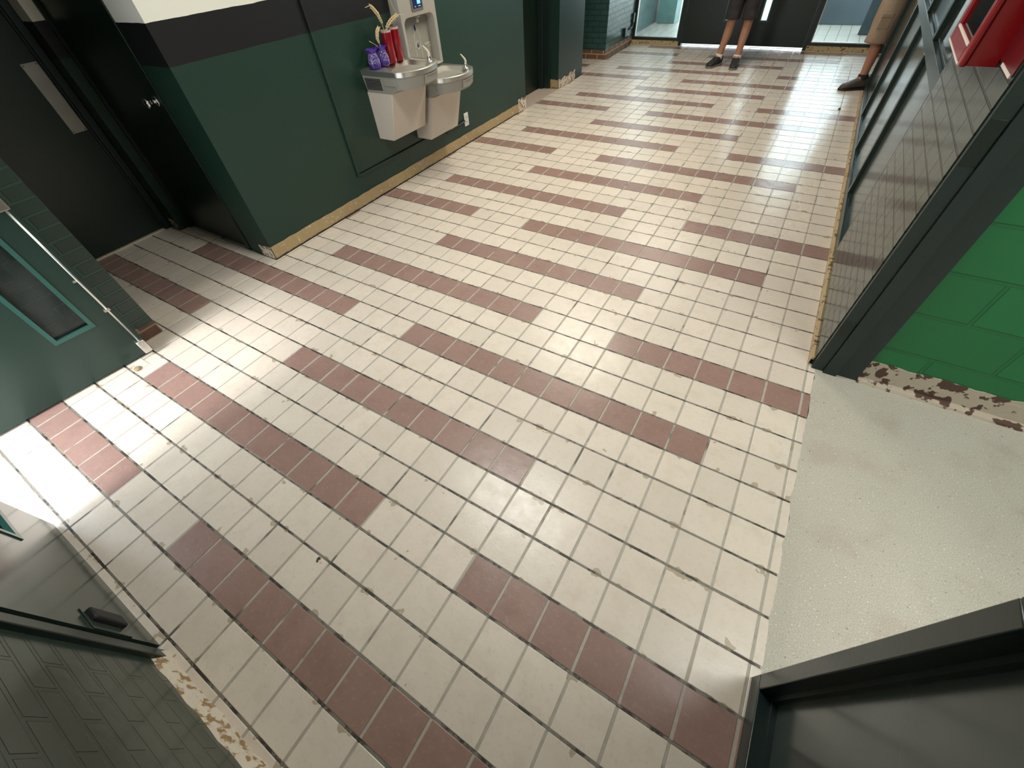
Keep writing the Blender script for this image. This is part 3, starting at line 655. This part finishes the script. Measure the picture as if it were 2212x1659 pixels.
# bottle outline and marks on the alcove back
def zpt(zx, zy): # marks traced on the alcove back plane, expressed as wall coordinates
    y = 3.176 + (zx - 735) * 0.001105 + (zy - 340) * -0.000165
    z = 1.037 - (zy - 340) * 0.000585 - (zx - 735) * 0.000135
    return (-0.3235, y, z)
b = MB()
for path in ([(738, 318), (735, 345), (742, 372), (738, 410), (748, 480), (762, 590), (770, 645)], [(775, 335), (778, 360), (794, 385), (806, 425), (816, 500), (830, 600), (838, 655)]):
    b.tube([zpt(*p) for p in path], 0.0018, 6)
b.tube([(-0.3235, zpt(782, 500)[1] + 0.026 * math.cos(a), zpt(782, 500)[2] + 0.026 * math.sin(a)) for a in [k * math.pi / 12 for k in range(25)]], 0.0015, 6)
for path in ([(665, 428), (678, 450), (690, 500), (686, 535)], [(662, 455), (672, 490), (668, 520)], [(690, 590), (702, 615), (705, 640)]):
    b.tube([zpt(*p) for p in path], 0.0015, 6)
b.build('bottle_outline', m_outl, d, label='white printed bottle outline')
b = MB(); c0 = zpt(750, 312); b.loft([[(-0.3235, c0[1] + r * math.cos(a), c0[2] + q * 0.02 + 0 * a) for a in (0, math.pi)] + [(-0.322, c0[1] + r * math.cos(a), c0[2] + q * 0.02) for a in (math.pi, 0)] for r, q in ((0.003, -1), (0.010, -0.5), (0.009, 0.0), (0.002, 1))]); b.build('drop_mark', m_screen, d)
c0 = zpt(782, 500); b = MB(); b.tube([(-0.3235, c0[1], c0[2] - 0.012), (-0.3235, c0[1], c0[2]), (-0.3235, c0[1], c0[2] + 0.013)], [0.004, 0.008, 0.001], 8); b.build('drop_mark', m_screen, d)
def text(s, size, loc, rot, mat, name, parent, ext=0.0006):
    cu = bpy.data.curves.new(name, 'FONT'); cu.body = s; cu.size = size; cu.extrude = ext; cu.align_x = 'LEFT'; cu.resolution_u = 2
    tmp = bpy.data.objects.new(name + '_tmp', cu); COL.objects.link(tmp); bpy.context.view_layer.update()
    me = bpy.data.meshes.new_from_object(tmp.evaluated_get(bpy.context.evaluated_depsgraph_get())); bpy.data.objects.remove(tmp)
    me.materials.clear(); me.materials.append(mat)
    o = bpy.data.objects.new(name, me); COL.objects.link(o); o.location = loc; o.rotation_euler = rot
    if parent: o.parent = parent
    return o
text('ELKAY', 0.026, (-0.323, 3.288, 0.922), (math.pi / 2, 0, math.pi / 2), m_outl, 'lettering', d)
b = MB(); b.tube([(-0.3235, 3.388, 0.918), (-0.3235, 3.390, 0.930), (-0.3235, 3.392, 0.948)], [0.006, 0.009, 0.001], 8); b.build('drop_mark', m_screen, d)
b = MB(); b.box(-0.324, -0.3225, 3.325, 3.375, 0.911, 0.914); b.build('small_print', m_outl, d)

# outlet
d = root('wall_outlet', 'white duplex outlet plate on the green wall by the lower fountain', 'outlet')
b = MB(); b.box(-0.35, -0.340, 3.728, 3.800, 0.168, 0.286); b.build('cover_plate', m_white_pl, d, bevel=0.003)
for z in (0.205, 0.25):
    b = MB(); b.box(-0.341, -0.3375, 3.748, 3.780, z - 0.015, z + 0.015); r = b.build('receptacle', m_white_pl, d, bevel=0.004)
    b = MB(); b.box(-0.338, -0.3368, 3.755, 3.758, z - 0.007, z + 0.007); b.box(-0.338, -0.3368, 3.769, 3.772, z - 0.007, z + 0.007); b.build('slot', m_dark, r)
b = MB(); b.tube([(-0.338, 3.40, 0.205), (-0.338, 3.728, 0.222)], 0.009, 8); b.build('conduit', m_frame, d, smooth=True, label='green painted conduit')

# ------------------------------------------------------------------ vases and dried stalks
m_redv = plain('red_glass', hexc('86101d'), 0.15, var=0.05)
m_rim = plain('pale_glass_rim', hexc('b9a9a2'), 0.2)
m_purp = plain('purple_glass', hexc('4a2a92'), 0.2)
def m_net():
    t = NT('purple_silver_net'); x, y, z = t.xyz()
    f = t.ramp(t.noise(190, 2), 0.52, 0.60); g = t.math('MULTIPLY', f, t.ramp(z, 0.925, 0.95))
    return t.out(t.mix(g, hexc('3a1f74'), hexc('a9a2b8')), 0.25)
m_netted = m_net()
def red_vase(label, c, h, r):
    d = root('red_vase', label, 'vase', 'red vases on the higher fountain')
    b = MB(); b.lathe([(r * 0.92, 0), (r, 0.006), (r, h - 0.012), (r * 0.9, h - 0.012), (r * 0.9, 0.03), (0.004, 0.03)], c, 28); b.build('glass_body', m_redv, d, smooth='auto')
    b = MB(); b.lathe([(r, h - 0.012), (r * 1.02, h), (r * 0.93, h), (r * 0.9, h - 0.012)], c, 28, cap=False); b.build('rim', m_rim, d, smooth='auto', label='pale rim')
red_vase('tall red cylinder vase holding dried wheat stalks', (-0.238, 2.768, 0.9055), 0.197, 0.0385)
red_vase('tall empty red cylinder vase nearest the bottle filler', (-0.241, 2.858, 0.9055), 0.203, 0.0385)
def purple_vase(label, c):
    d = root('purple_vase', label, 'vase', 'purple vases on the higher fountain')
    b = MB(); b.lathe([(0.037, 0), (0.044, 0.006), (0.047, 0.03), (0.042, 0.06), (0.033, 0.088), (0.031, 0.094)], c, 28, cap=True); b.build('glass_body', m_netted, d, smooth='auto')
    n = 28; rings = []
    for r, z, amp in ((0.032, 0.094, 0), (0.034, 0.106, 0.002), (0.043, 0.118, 0.006), (0.040, 0.117, 0.006), (0.030, 0.104, 0), (0.028, 0.094, 0)):
        rings.append([(c[0] + (r + amp * math.cos(6 * a)) * math.cos(a), c[1] + (r + amp * math.cos(6 * a)) * math.sin(a), c[2] + z) for a in [2 * math.pi * k / n for k in range(n)]])
    b = MB(); b.loft(rings, cap=False); b.build('ruffled_rim', m_purp, d, smooth=True, label='deep purple ruffled rim')
purple_vase('squat purple vase with silver netting nearest the grille edge', (-0.238, 2.578, 0.9055))
purple_vase('squat purple vase with silver netting beside the red vases', (-0.238, 2.679, 0.9055))
m_straw = plain('dried_straw', hexc('c9b48c'), 0.7, var=0.15, bscale=200)
def stalk(label, pts, head, hr):
    d = root('dried_stalk', label, 'dried stalk', 'dried wheat stalks in the vases')
    b = MB(); b.tube(pts, 0.0022, 6); b.build('stem', m_straw, d, smooth=True)
    P = [Vector(p) for p in pts]; L = [0]
    for a, q in zip(P[:-1], P[1:]): L.append(L[-1] + (q - a).length)
    def at(s):
        s = max(0, min(L[-1], s))
        for k in range(len(P) - 1):
            if s <= L[k + 1]: return P[k].lerp(P[k + 1], (s - L[k]) / max(1e-6, L[k + 1] - L[k])), (P[k + 1] - P[k]).normalized()
        return P[-1], (P[-1] - P[-2]).normalized()
    if head:
        b = MB(); s0, s1 = head[0] * L[-1], head[1] * L[-1]; n = 9
        for k in range(n):
            for sd in (-1, 1, 0):
                p, t = at(s0 + (s1 - s0) * (k + (0.5 if sd == 1 else 0)) / n)
                side = t.cross(Vector((1, 0.2, 0.1))).normalized() * sd + Vector((1, 0, 0)) * (0.8 if sd == 0 else 0.1)
                rr = hr * (0.65 + 0.5 * math.sin(math.pi * (k + 0.7) / (n + 0.5)))
                q = p + side * rr * 0.85
                b.tube([q - t * 0.008, q, q + t * 0.007 + side * 0.002, q + t * 0.013 + side * 0.004], [0.0015, rr * 0.62, rr * 0.5, 0.0008], 6)
        b.build('seed_head', m_straw, d, smooth=True)
X0 = -0.24
stalk('dried wheat stalk leaning towards the black band from the red vase', [(X0, 2.778, 0.95), (X0, 2.756, 1.109), (X0, 2.752, 1.149), (X0, 2.729, 1.197), (X0, 2.690, 1.238), (X0, 2.666, 1.251), (X0, 2.623, 1.246)], (0.52, 0.88), 0.010)
stalk('dried wheat stalk leaning towards the bottle filler from the red vase', [(X0, 2.768, 0.95), (X0, 2.785, 1.109), (X0 + 0.006, 2.812, 1.130), (X0 + 0.01, 2.846, 1.147), (X0 + 0.014, 2.90, 1.165), (X0 + 0.016, 2.930, 1.170), (X0 + 0.02, 2.975, 1.160)], (0.40, 0.86), 0.010)
stalk('thin bare straw rising above the red vases', [(X0 - 0.02, 2.80, 1.05), (X0 - 0.012, 2.938, 1.185), (X0 - 0.012, 2.912, 1.218), (X0 - 0.01, 2.899, 1.264), (X0 - 0.01, 2.885, 1.32)], None, 0)
stalk('short drooping wheat stalk in the purple vase', [(-0.226, 2.679, 0.96), (-0.226, 2.668, 1.03), (-0.226, 2.655, 1.073), (-0.226, 2.668, 1.108), (-0.226, 2.690, 1.126), (-0.226, 2.714, 1.129)], (0.45, 0.92), 0.010)
stalk('thin bare straw sticking out of the purple vase', [(-0.252, 2.675, 0.97), (-0.252, 2.662, 1.026), (-0.25, 2.592, 1.066)], None, 0)

# ------------------------------------------------------------------ red cabinet on the brick pier
d = root('fire_cabinet', 'red metal fire cabinet with glass front on the grey green brick pier', 'fire cabinet')
bx0, bx1, by0, by1, bz0, bz1 = 3.092, 3.192, 2.06, 2.52, 1.182, 1.90
b = MB()
b.box(bx0 + 0.02, bx1, by0, by0 + 0.016, bz0, bz1); b.box(bx0 + 0.02, bx1, by1 - 0.016, by1, bz0, bz1); b.box(bx0 + 0.02, bx1, by0 + 0.016, by1 - 0.016, bz0, bz0 + 0.016); b.box(bx0 + 0.02, bx1, by0 + 0.016, by1 - 0.016, bz1 - 0.016, bz1); b.box(bx1 - 0.004, bx1, by0, by1, bz0, bz1)
b.build('case', m_red, d)
b = MB(); e = 0.05
b.box(bx0, bx0 + 0.02, by0 - 0.004, by0 + e, bz0 - 0.004, bz1); b.box(bx0, bx0 + 0.02, by1 - e, by1 + 0.004, bz0 - 0.004, bz1); b.box(bx0, bx0 + 0.02, by0 + e, by1 - e, bz0 - 0.004, bz0 + e); b.box(bx0, bx0 + 0.02, by0 + e, by1 - e, bz1 - e, bz1)
b.build('door_frame', m_red, d, bevel=0.007, seg=3)
b = MB(); b.box(bx0 + 0.010, bx0 + 0.014, by0 + e, by1 - e, bz0 + e, bz1 - e); b.build('glass_pane', m_clear, d)
b = MB(); b.box(bx0 - 0.001, bx0 + 0.004, by0 + e - 0.004, by1 - e + 0.004, bz0 + e - 0.007, bz0 + e); b.box(bx0 - 0.001, bx0 + 0.004, by0 + 0.03, by1, bz0 - 0.004, bz0 + 0.002); b.build('white_edge', m_whiteline, d, label='pale edge line')  # lower strip is the front edge's highlight, put in as pale colour
b = MB(); b.box(bx0 + 0.05, bx1 - 0.004, by0 + 0.1, by1 - 0.1, bz0 + 0.016, bz0 + 0.02); b.build('shelf', m_maroon, d)
d = root('painted_patch', 'maroon painted patch with pale lower edge around the red fire cabinet', 'painted patch')
b = MB(); b.box(3.1865, 3.1905, 1.825, 2.06, 1.205, 2.0); b.build('paint', m_maroon, d)
b = MB(); b.box(3.185, 3.1905, 1.84, 2.0, 1.198, 1.207); b.build('pale_edge', m_whiteline, d)

# ------------------------------------------------------------------ small debris
def crumb(label, pts, col, r):
    b = MB(); c0 = Vector(pts)
    for k in range(4):
        q = c0 + Vector((random.uniform(-1, 1) * r * 1.2, random.uniform(-1, 1) * r * 1.2, 0))
        rr = r * random.uniform(0.5, 0.9)
        b.lathe([(rr * 0.4, 0), (rr, rr * 0.4), (rr * 0.8, rr * 1.0), (rr * 0.2, rr * 1.3)], (q.x, q.y, 0.0), 7)
    tag(b.build('debris', plain('crumb_' + label[:6], hexc(col), 0.7)), label, 'debris')
crumb('dark crumb of debris lying on the near cream tiles', (1.697, -0.175, 0), '4a4238', 0.006)
crumb('dark crumb of debris near the shoe of the person in khaki shorts', (3.01, 6.09, 0), '5a5148', 0.016)
crumb('shiny pale grout chip between the brown tile strips', (2.217, 1.272, 0), 'ccc7bd', 0.004)  # pale crumb coloured as the glint at this tile joint

# ------------------------------------------------------------------ people
m_skin1 = plain('tanned_skin', hexc('a97a60'), 0.5, bump=0.0005, bscale=40, var=0.08)
m_skin2 = plain('ruddy_skin', hexc('a8745c'), 0.5, bump=0.0005, bscale=40, var=0.1)
def cloth(name, col, sc_=25): return plain(name, hexc(col), 0.85, bump=0.006, bscale=sc_, var=0.22)
def skin_body(name, joints, edges, mat, parent, rootv='pelvis'):
    names = list(joints); idx = {k: i for i, k in enumerate(names)}
    me = bpy.data.meshes.new(name); me.from_pydata([joints[k][0] for k in names], [(idx[a], idx[b_]) for a, b_ in edges], [])
    o = bpy.data.objects.new(name, me); COL.objects.link(o); me.materials.append(mat)
    o.modifiers.new('skin', 'SKIN'); 
    sv = me.skin_vertices[0].data if me.skin_vertices else None
    if sv is None:
        bm = bmesh.new(); bm.from_mesh(me); bm.verts.layers.skin.verify(); bm.to_mesh(me); bm.free(); sv = me.skin_vertices[0].data
    for k in names:
        r = joints[k][1]; sv[idx[k]].radius = r if isinstance(r, tuple) else (r, r); sv[idx[k]].use_root = (k == rootv)
    md = o.modifiers.new('sub', 'SUBSURF'); md.levels = 2; md.render_levels = 2
    bpy.context.view_layer.update()
    dg = bpy.context.evaluated_depsgraph_get(); m2 = bpy.data.meshes.new_from_object(o.evaluated_get(dg))
    o.modifiers.clear(); o.data = m2
    for p in m2.polygons: p.use_smooth = True
    o.parent = parent
    return o
def make_person(label, base, face, feet, mats, hem, knees=None, leanx=0.0, hip=None, socks=(0.10, 0.13), wide=1.0):
    """base (x,y) hips; face: unit 2-vector; feet: [(x,y,dirx,diry)] left/right of the body"""
    d = root('person', label, 'person')
    F = Vector((face[0], face[1], 0)).normalized(); S = Vector((-F.y, F.x, 0))
    B = Vector((base[0], base[1], 0))
    def P(f, s, z):
        if f > 0.19 and 1.1 < z < 1.3 and s < 0: z -= 0.10; f -= 0.03
        v = B + F * f + S * s; return (v.x, v.y, z)
    J = {}; E = []
    J['pelvis'] = (P(0, 0, 0.94), (0.13, 0.105)); J['waist'] = (P(0, 0, 1.10), (0.125, 0.095)); J['chest'] = (P(0.01, 0, 1.32), (0.145, 0.105)); J['neck0'] = (P(0, 0, 1.46), (0.075, 0.07)); J['neck'] = (P(0.005, 0, 1.53), 0.053)
    J['jaw'] = (P(0.02, 0, 1.60), (0.062, 0.070)); J['head'] = (P(0.012, 0, 1.68), (0.075, 0.092)); J['crown'] = (P(0.0, 0, 1.75), (0.06, 0.07))
    E += [('pelvis', 'waist'), ('waist', 'chest'), ('chest', 'neck0'), ('neck0', 'neck'), ('neck', 'jaw'), ('jaw', 'head'), ('head', 'crown')]
    J['nose'] = (P(0.118, 0, 1.655), 0.010); E.append(('head', 'nose'))
    for sd, (fx_, fy_, dx, dy) in zip((1, -1), feet):
        k = str(sd); D = Vector((dx, dy, 0)).normalized(); A_ = Vector((fx_, fy_, 0))
        hipv = Vector(P(0, 0.095 * sd, 0.88)); ank = A_ + Vector((0, 0, 0.085)); kn = hipv.lerp(ank, 0.47) + D * 0.022
        if knees: kn = Vector(knees[0 if sd == 1 else 1])
        J['hip' + k] = (tuple(hipv), 0.092); J['thigh' + k] = (tuple(hipv.lerp(kn, 0.5)), 0.075); J['knee' + k] = (tuple(kn), 0.058)
        J['calf' + k] = (tuple(kn.lerp(ank, 0.32) - D * 0.018), 0.061); J['shin' + k] = (tuple(kn.lerp(ank, 0.68) - D * 0.006), 0.047)
        J['ank' + k] = (tuple(ank), 0.040); J['heel' + k] = (tuple(A_ + Vector((0, 0, 0.045)) - D * 0.03), 0.030); J['ball' + k] = (tuple(A_ + D * 0.13 + Vector((0, 0, 0.035))), (0.034, 0.022))
        E += [('pelvis', 'hip' + k), ('hip' + k, 'thigh' + k), ('thigh' + k, 'knee' + k), ('knee' + k, 'calf' + k), ('calf' + k, 'shin' + k), ('shin' + k, 'ank' + k), ('ank' + k, 'ball' + k), ('ank' + k, 'heel' + k)]
        J['sh' + k] = (P(0, 0.17 * sd, 1.42), 0.055); J['el' + k] = (P(-0.01, 0.235 * sd, 1.14), 0.040); J['wr' + k] = (P(0.20, 0.16 * sd, 1.14), 0.028); J['palm' + k] = (P(0.24, 0.09 * sd, 1.15), (0.018, 0.032))
        E += [('chest', 'sh' + k), ('sh' + k, 'el' + k), ('el' + k, 'wr' + k), ('wr' + k, 'palm' + k)]
        for q, off in enumerate((-0.028, -0.010, 0.009, 0.026)):
            ln = (0.062, 0.08, 0.085, 0.075)[q]
            J['f%d%s' % (q, k)] = (P(0.252, 0.055 * sd, 1.152 + off), 0.009); J['g%d%s' % (q, k)] = (P(0.258, (0.055 - ln * 0.5) * sd, 1.150 + off), 0.0085); J['t%d%s' % (q, k)] = (P(0.246, (0.055 - ln * 0.9) * sd, 1.146 + off), 0.007)
            E += [('palm' + k, 'f%d%s' % (q, k)), ('f%d%s' % (q, k), 'g%d%s' % (q, k)), ('g%d%s' % (q, k), 't%d%s' % (q, k))]
        J['th' + k] = (P(0.235, 0.10 * sd, 1.195), 0.010); J['tt' + k] = (P(0.245, 0.07 * sd, 1.22), 0.008); E += [('wr' + k, 'th' + k), ('th' + k, 'tt' + k)]
    skin_body('body', J, E, mats['skin'], d)
    def ring(c, rx, ry, n=28, ax=None, wob=0.0, tilt=None):
        out = []
        for q in range(n):
            a = 2 * math.pi * q / n; w_ = 1 + wob * math.sin(3 * a + c[2] * 23) + wob * 0.6 * math.sin(5 * a - c[2] * 31)
            v = Vector(c) + S * (rx * w_ * math.cos(a)) + F * (ry * w_ * math.sin(a))
            out.append((v.x, v.y, v.z))
        return out
    # shorts: waist barrel and two open legs
    b = MB()
    rr = [ring(P(0, 0, z), rx, ry, wob=0.01) for z, rx, ry in ((1.04, 0.165, 0.125), (0.98, 0.178, 0.135), (0.90, 0.190, 0.142), (0.82, 0.188, 0.138), (0.77, 0.17, 0.12))]
    b.loft(rr, cap=False)
    for sd in (1, -1):
        k = str(sd); hv = Vector(J['hip' + k][0]); kv = Vector(J['knee' + k][0])
        Ln = []
        zs = [0.88 - (0.88 - hem) * t for t in (0, 0.2, 0.4, 0.6, 0.75, 0.88, 0.97, 1.0)]
        for i, z in enumerate(zs):
            f = (0.88 - z) / max(0.01, (0.88 - kv.z)); c_ = hv.lerp(kv, f)
            r0 = (0.104 - 0.012 * i / 7 + (0.004 if i >= 6 else 0)) * (1 + (wide - 1) * (1 - 0.4 * i / 7))
            Ln.append(ring((c_.x, c_.y, z), r0, r0 * 1.03, wob=0.022))
        c_ = Vector(Ln[-1][0])
        cc = hv.lerp(kv, (0.88 - hem) / max(0.01, 0.88 - kv.z))
        inn_ = [[((p[0] - cc.x) * 0.93 + cc.x, (p[1] - cc.y) * 0.93 + cc.y, p[2] + dz) for p in Ln[-1]] for dz in (0.001, 0.12)]
        b.loft(Ln + inn_, cap=False)
    so = b.build('shorts', mats['shorts'], d, smooth=True)
    if 'pocket' in mats:
        for sd in (1, -1):
            hv = Vector(J['hip' + str(sd)][0]); kv = Vector(J['knee' + str(sd)][0]); c_ = hv.lerp(kv, 0.55)
            v = c_ + S * sd * (0.088 * (1 + (wide - 1) * 0.9) - 0.006) + F * 0.03
            b = MB()
            for (z0, z1, th) in ((0.56, 0.67, 0.020), (0.655, 0.695, 0.028)):
                vs = [tuple(v + F * f_ + S * sd * t_ + Vector((0, 0, z - c_.z))) for z in (z0, z1) for t_ in (0, th) for f_ in (-0.055, 0.055)]
                b.add(vs, [(0, 2, 3, 1), (4, 5, 7, 6), (0, 1, 5, 4), (2, 6, 7, 3), (0, 4, 6, 2), (1, 3, 7, 5)])
            b.build('cargo_pocket', mats['shorts'], so, bevel=0.008)
    # shirt
    b = MB()
    b.loft([ring(P(0, 0, z), rx, ry, wob=0.012) for z, rx, ry in ((0.93, 0.192, 0.148), (1.0, 0.185, 0.14), (1.12, 0.175, 0.132), (1.25, 0.185, 0.138), (1.36, 0.195, 0.135), (1.43, 0.17, 0.11), (1.48, 0.10, 0.085), (1.50, 0.075, 0.075))], cap=False)
    for sd in (1, -1):
        k = str(sd); b.tube([J['sh' + k][0], tuple(Vector(J['sh' + k][0]).lerp(Vector(J['el' + k][0]), 0.4)), tuple(Vector(J['sh' + k][0]).lerp(Vector(J['el' + k][0]), 0.8))], [0.075, 0.068, 0.066], 16)
    b.build('shirt', mats['shirt'], d, smooth=True)
    b = MB(); hc = P(-0.012, 0, 1.70)
    b.loft([ring((hc[0], hc[1], 1.70 + dz), rx, ry) for dz, rx, ry in ((-0.05, 0.078, 0.09), (0.0, 0.088, 0.102), (0.05, 0.082, 0.095), (0.085, 0.055, 0.065), (0.098, 0.015, 0.02))]); b.build('hair', mats['hair'], d, smooth=True)
    for sd in (1, -1):
        b = MB(); b.tube([P(-0.005, 0.082 * sd, 1.645), P(0.0, 0.092 * sd, 1.67), P(-0.01, 0.086 * sd, 1.69)], [0.008, 0.012, 0.008], 8)
        b.build('ear', mats['skin'], d, smooth=True)
    for sd in (1, -1):
        b = MB(); b.lathe([(0.002, -0.008), (0.009, -0.004), (0.009, 0.004), (0.002, 0.008)], P(0.094, 0.032 * sd, 1.685), 12)
        b.build('eye', mats['eye'], d, smooth=True)
    b = MB(); b.tube([P(0.088, -0.025, 1.610), P(0.098, 0, 1.607), P(0.088, 0.025, 1.610)], [0.003, 0.006, 0.003], 8); b.build('mouth', mats['lip'], d, smooth=True)
    # socks and shoes
    for sd, (fx_, fy_, dx, dy) in zip((1, -1), feet):
        D = Vector((dx, dy, 0)).normalized(); Q = Vector((-D.y, D.x, 0)); A_ = Vector((fx_, fy_, 0)); k = str(sd)
        sh = Vector(J['shin' + k][0]); an = Vector(J['ank' + k][0])
        b = MB(); dirv = (sh - an).normalized()
        b.tube([tuple(an - Vector((0, 0, 0.02))), tuple(an + dirv * 0.02), tuple(an + dirv * (socks[1] - 0.085))], [0.052, 0.052, 0.050], 20); b.build('sock', mats['sock'], d, smooth=True)
        def sec(u, wl, z0, z1, n=16, pw=2.6):
            c_ = A_ + D * u; out = []
            for q in range(n):
                a = 2 * math.pi * q / n; ca, sa = math.cos(a), math.sin(a)
                xx = wl * math.copysign(abs(ca) ** (2 / pw), ca); zz = (z0 + z1) / 2 + (z1 - z0) / 2 * math.copysign(abs(sa) ** (2 / pw), sa)
                v = c_ + Q * xx; out.append((v.x, v.y, zz))
            return out
        prof = [(-0.080, 0.012, 0.03, 0.055), (-0.076, 0.030, 0.016, 0.108), (-0.055, 0.049, 0.014, 0.128), (-0.01, 0.053, 0.014, 0.132), (0.03, 0.052, 0.014, 0.124), (0.07, 0.048, 0.014, 0.102), (0.11, 0.052, 0.014, 0.082), (0.15, 0.053, 0.014, 0.068), (0.18, 0.048, 0.015, 0.058), (0.20, 0.034, 0.018, 0.042), (0.212, 0.012, 0.022, 0.034)]
        b = MB(); b.loft([sec(*p) for p in prof]); so_ = b.build('shoe', mats['shoe'], d, smooth=True)
        b = MB(); b.loft([sec(u * 1.03, wl * 1.06 + 0.002, 0.001, 0.022 + (0.004 if u < 0 else 0), pw=5) for u, wl, _, _ in prof]); b.build('sole', mats['sole'], so_, smooth='auto', label='pale shoe sole')
        b = MB()
        for u in (0.045, 0.065, 0.085, 0.105):
            zt = 0.1205 - (u - 0.03) * 0.47
            b.tube([tuple(A_ + D * u + Q * s_ + Vector((0, 0, zt - abs(s_) * 0.35))) for s_ in (-0.026, -0.012, 0, 0.012, 0.026)], 0.0028, 6)
        b.build('laces', mats['lace'], so_, smooth=True)
    return d
m_hair = plain('brown_hair', hexc('3a2a20'), 0.6); m_eye = plain('eye_dark', hexc('2a211c'), 0.2); m_lip = plain('lip', hexc('8d5a4e'), 0.5)
make_person('person in charcoal shorts and black sneakers facing along the hall', (1.505, 7.72), (0, -1),
            [(1.595, 7.655, 0.08, -1), (1.345, 7.665, -0.42, -1)],
            dict(skin=m_skin1, shorts=cloth('charcoal_cloth', '262326'), shirt=cloth('grey_shirt', '5a5f66'), hair=m_hair, eye=m_eye, lip=m_lip, sock=plain('white_sock', hexc('cfc9c0'), 0.9),
                 shoe=plain('black_mesh_shoe', hexc('232223'), 0.6, bump=0.001, bscale=150), sole=plain('grey_sole', hexc('77726a'), 0.6), lace=plain('black_lace', hexc('101010'), 0.7)),
            0.515, knees=[(1.615, 7.67, 0.475), (1.398, 7.665, 0.475)], socks=(0.1, 0.138))
make_person('person in khaki cargo shorts and brown shoes by the panel wall', (3.10, 7.05), (-1, -0.12),
            [(3.135, 6.935, -1, -0.55), (3.32, 7.24, -1, -0.2)],
            dict(skin=m_skin2, shorts=cloth('khaki_cloth', '988470'), shirt=cloth('blue_shirt', '4a5a70'), hair=m_hair, eye=m_eye, lip=m_lip, sock=plain('dark_sock', hexc('1d1c20'), 0.9),
                 shoe=plain('brown_shoe', hexc('4e463c'), 0.6, bump=0.001, bscale=150), sole=plain('dark_sole', hexc('2a2522'), 0.6), lace=plain('tan_lace', hexc('5d5446'), 0.7), pocket=1),
            0.435, knees=[(3.105, 6.945, 0.47), (3.24, 7.20, 0.47)], socks=(0.1, 0.145), wide=1.25)
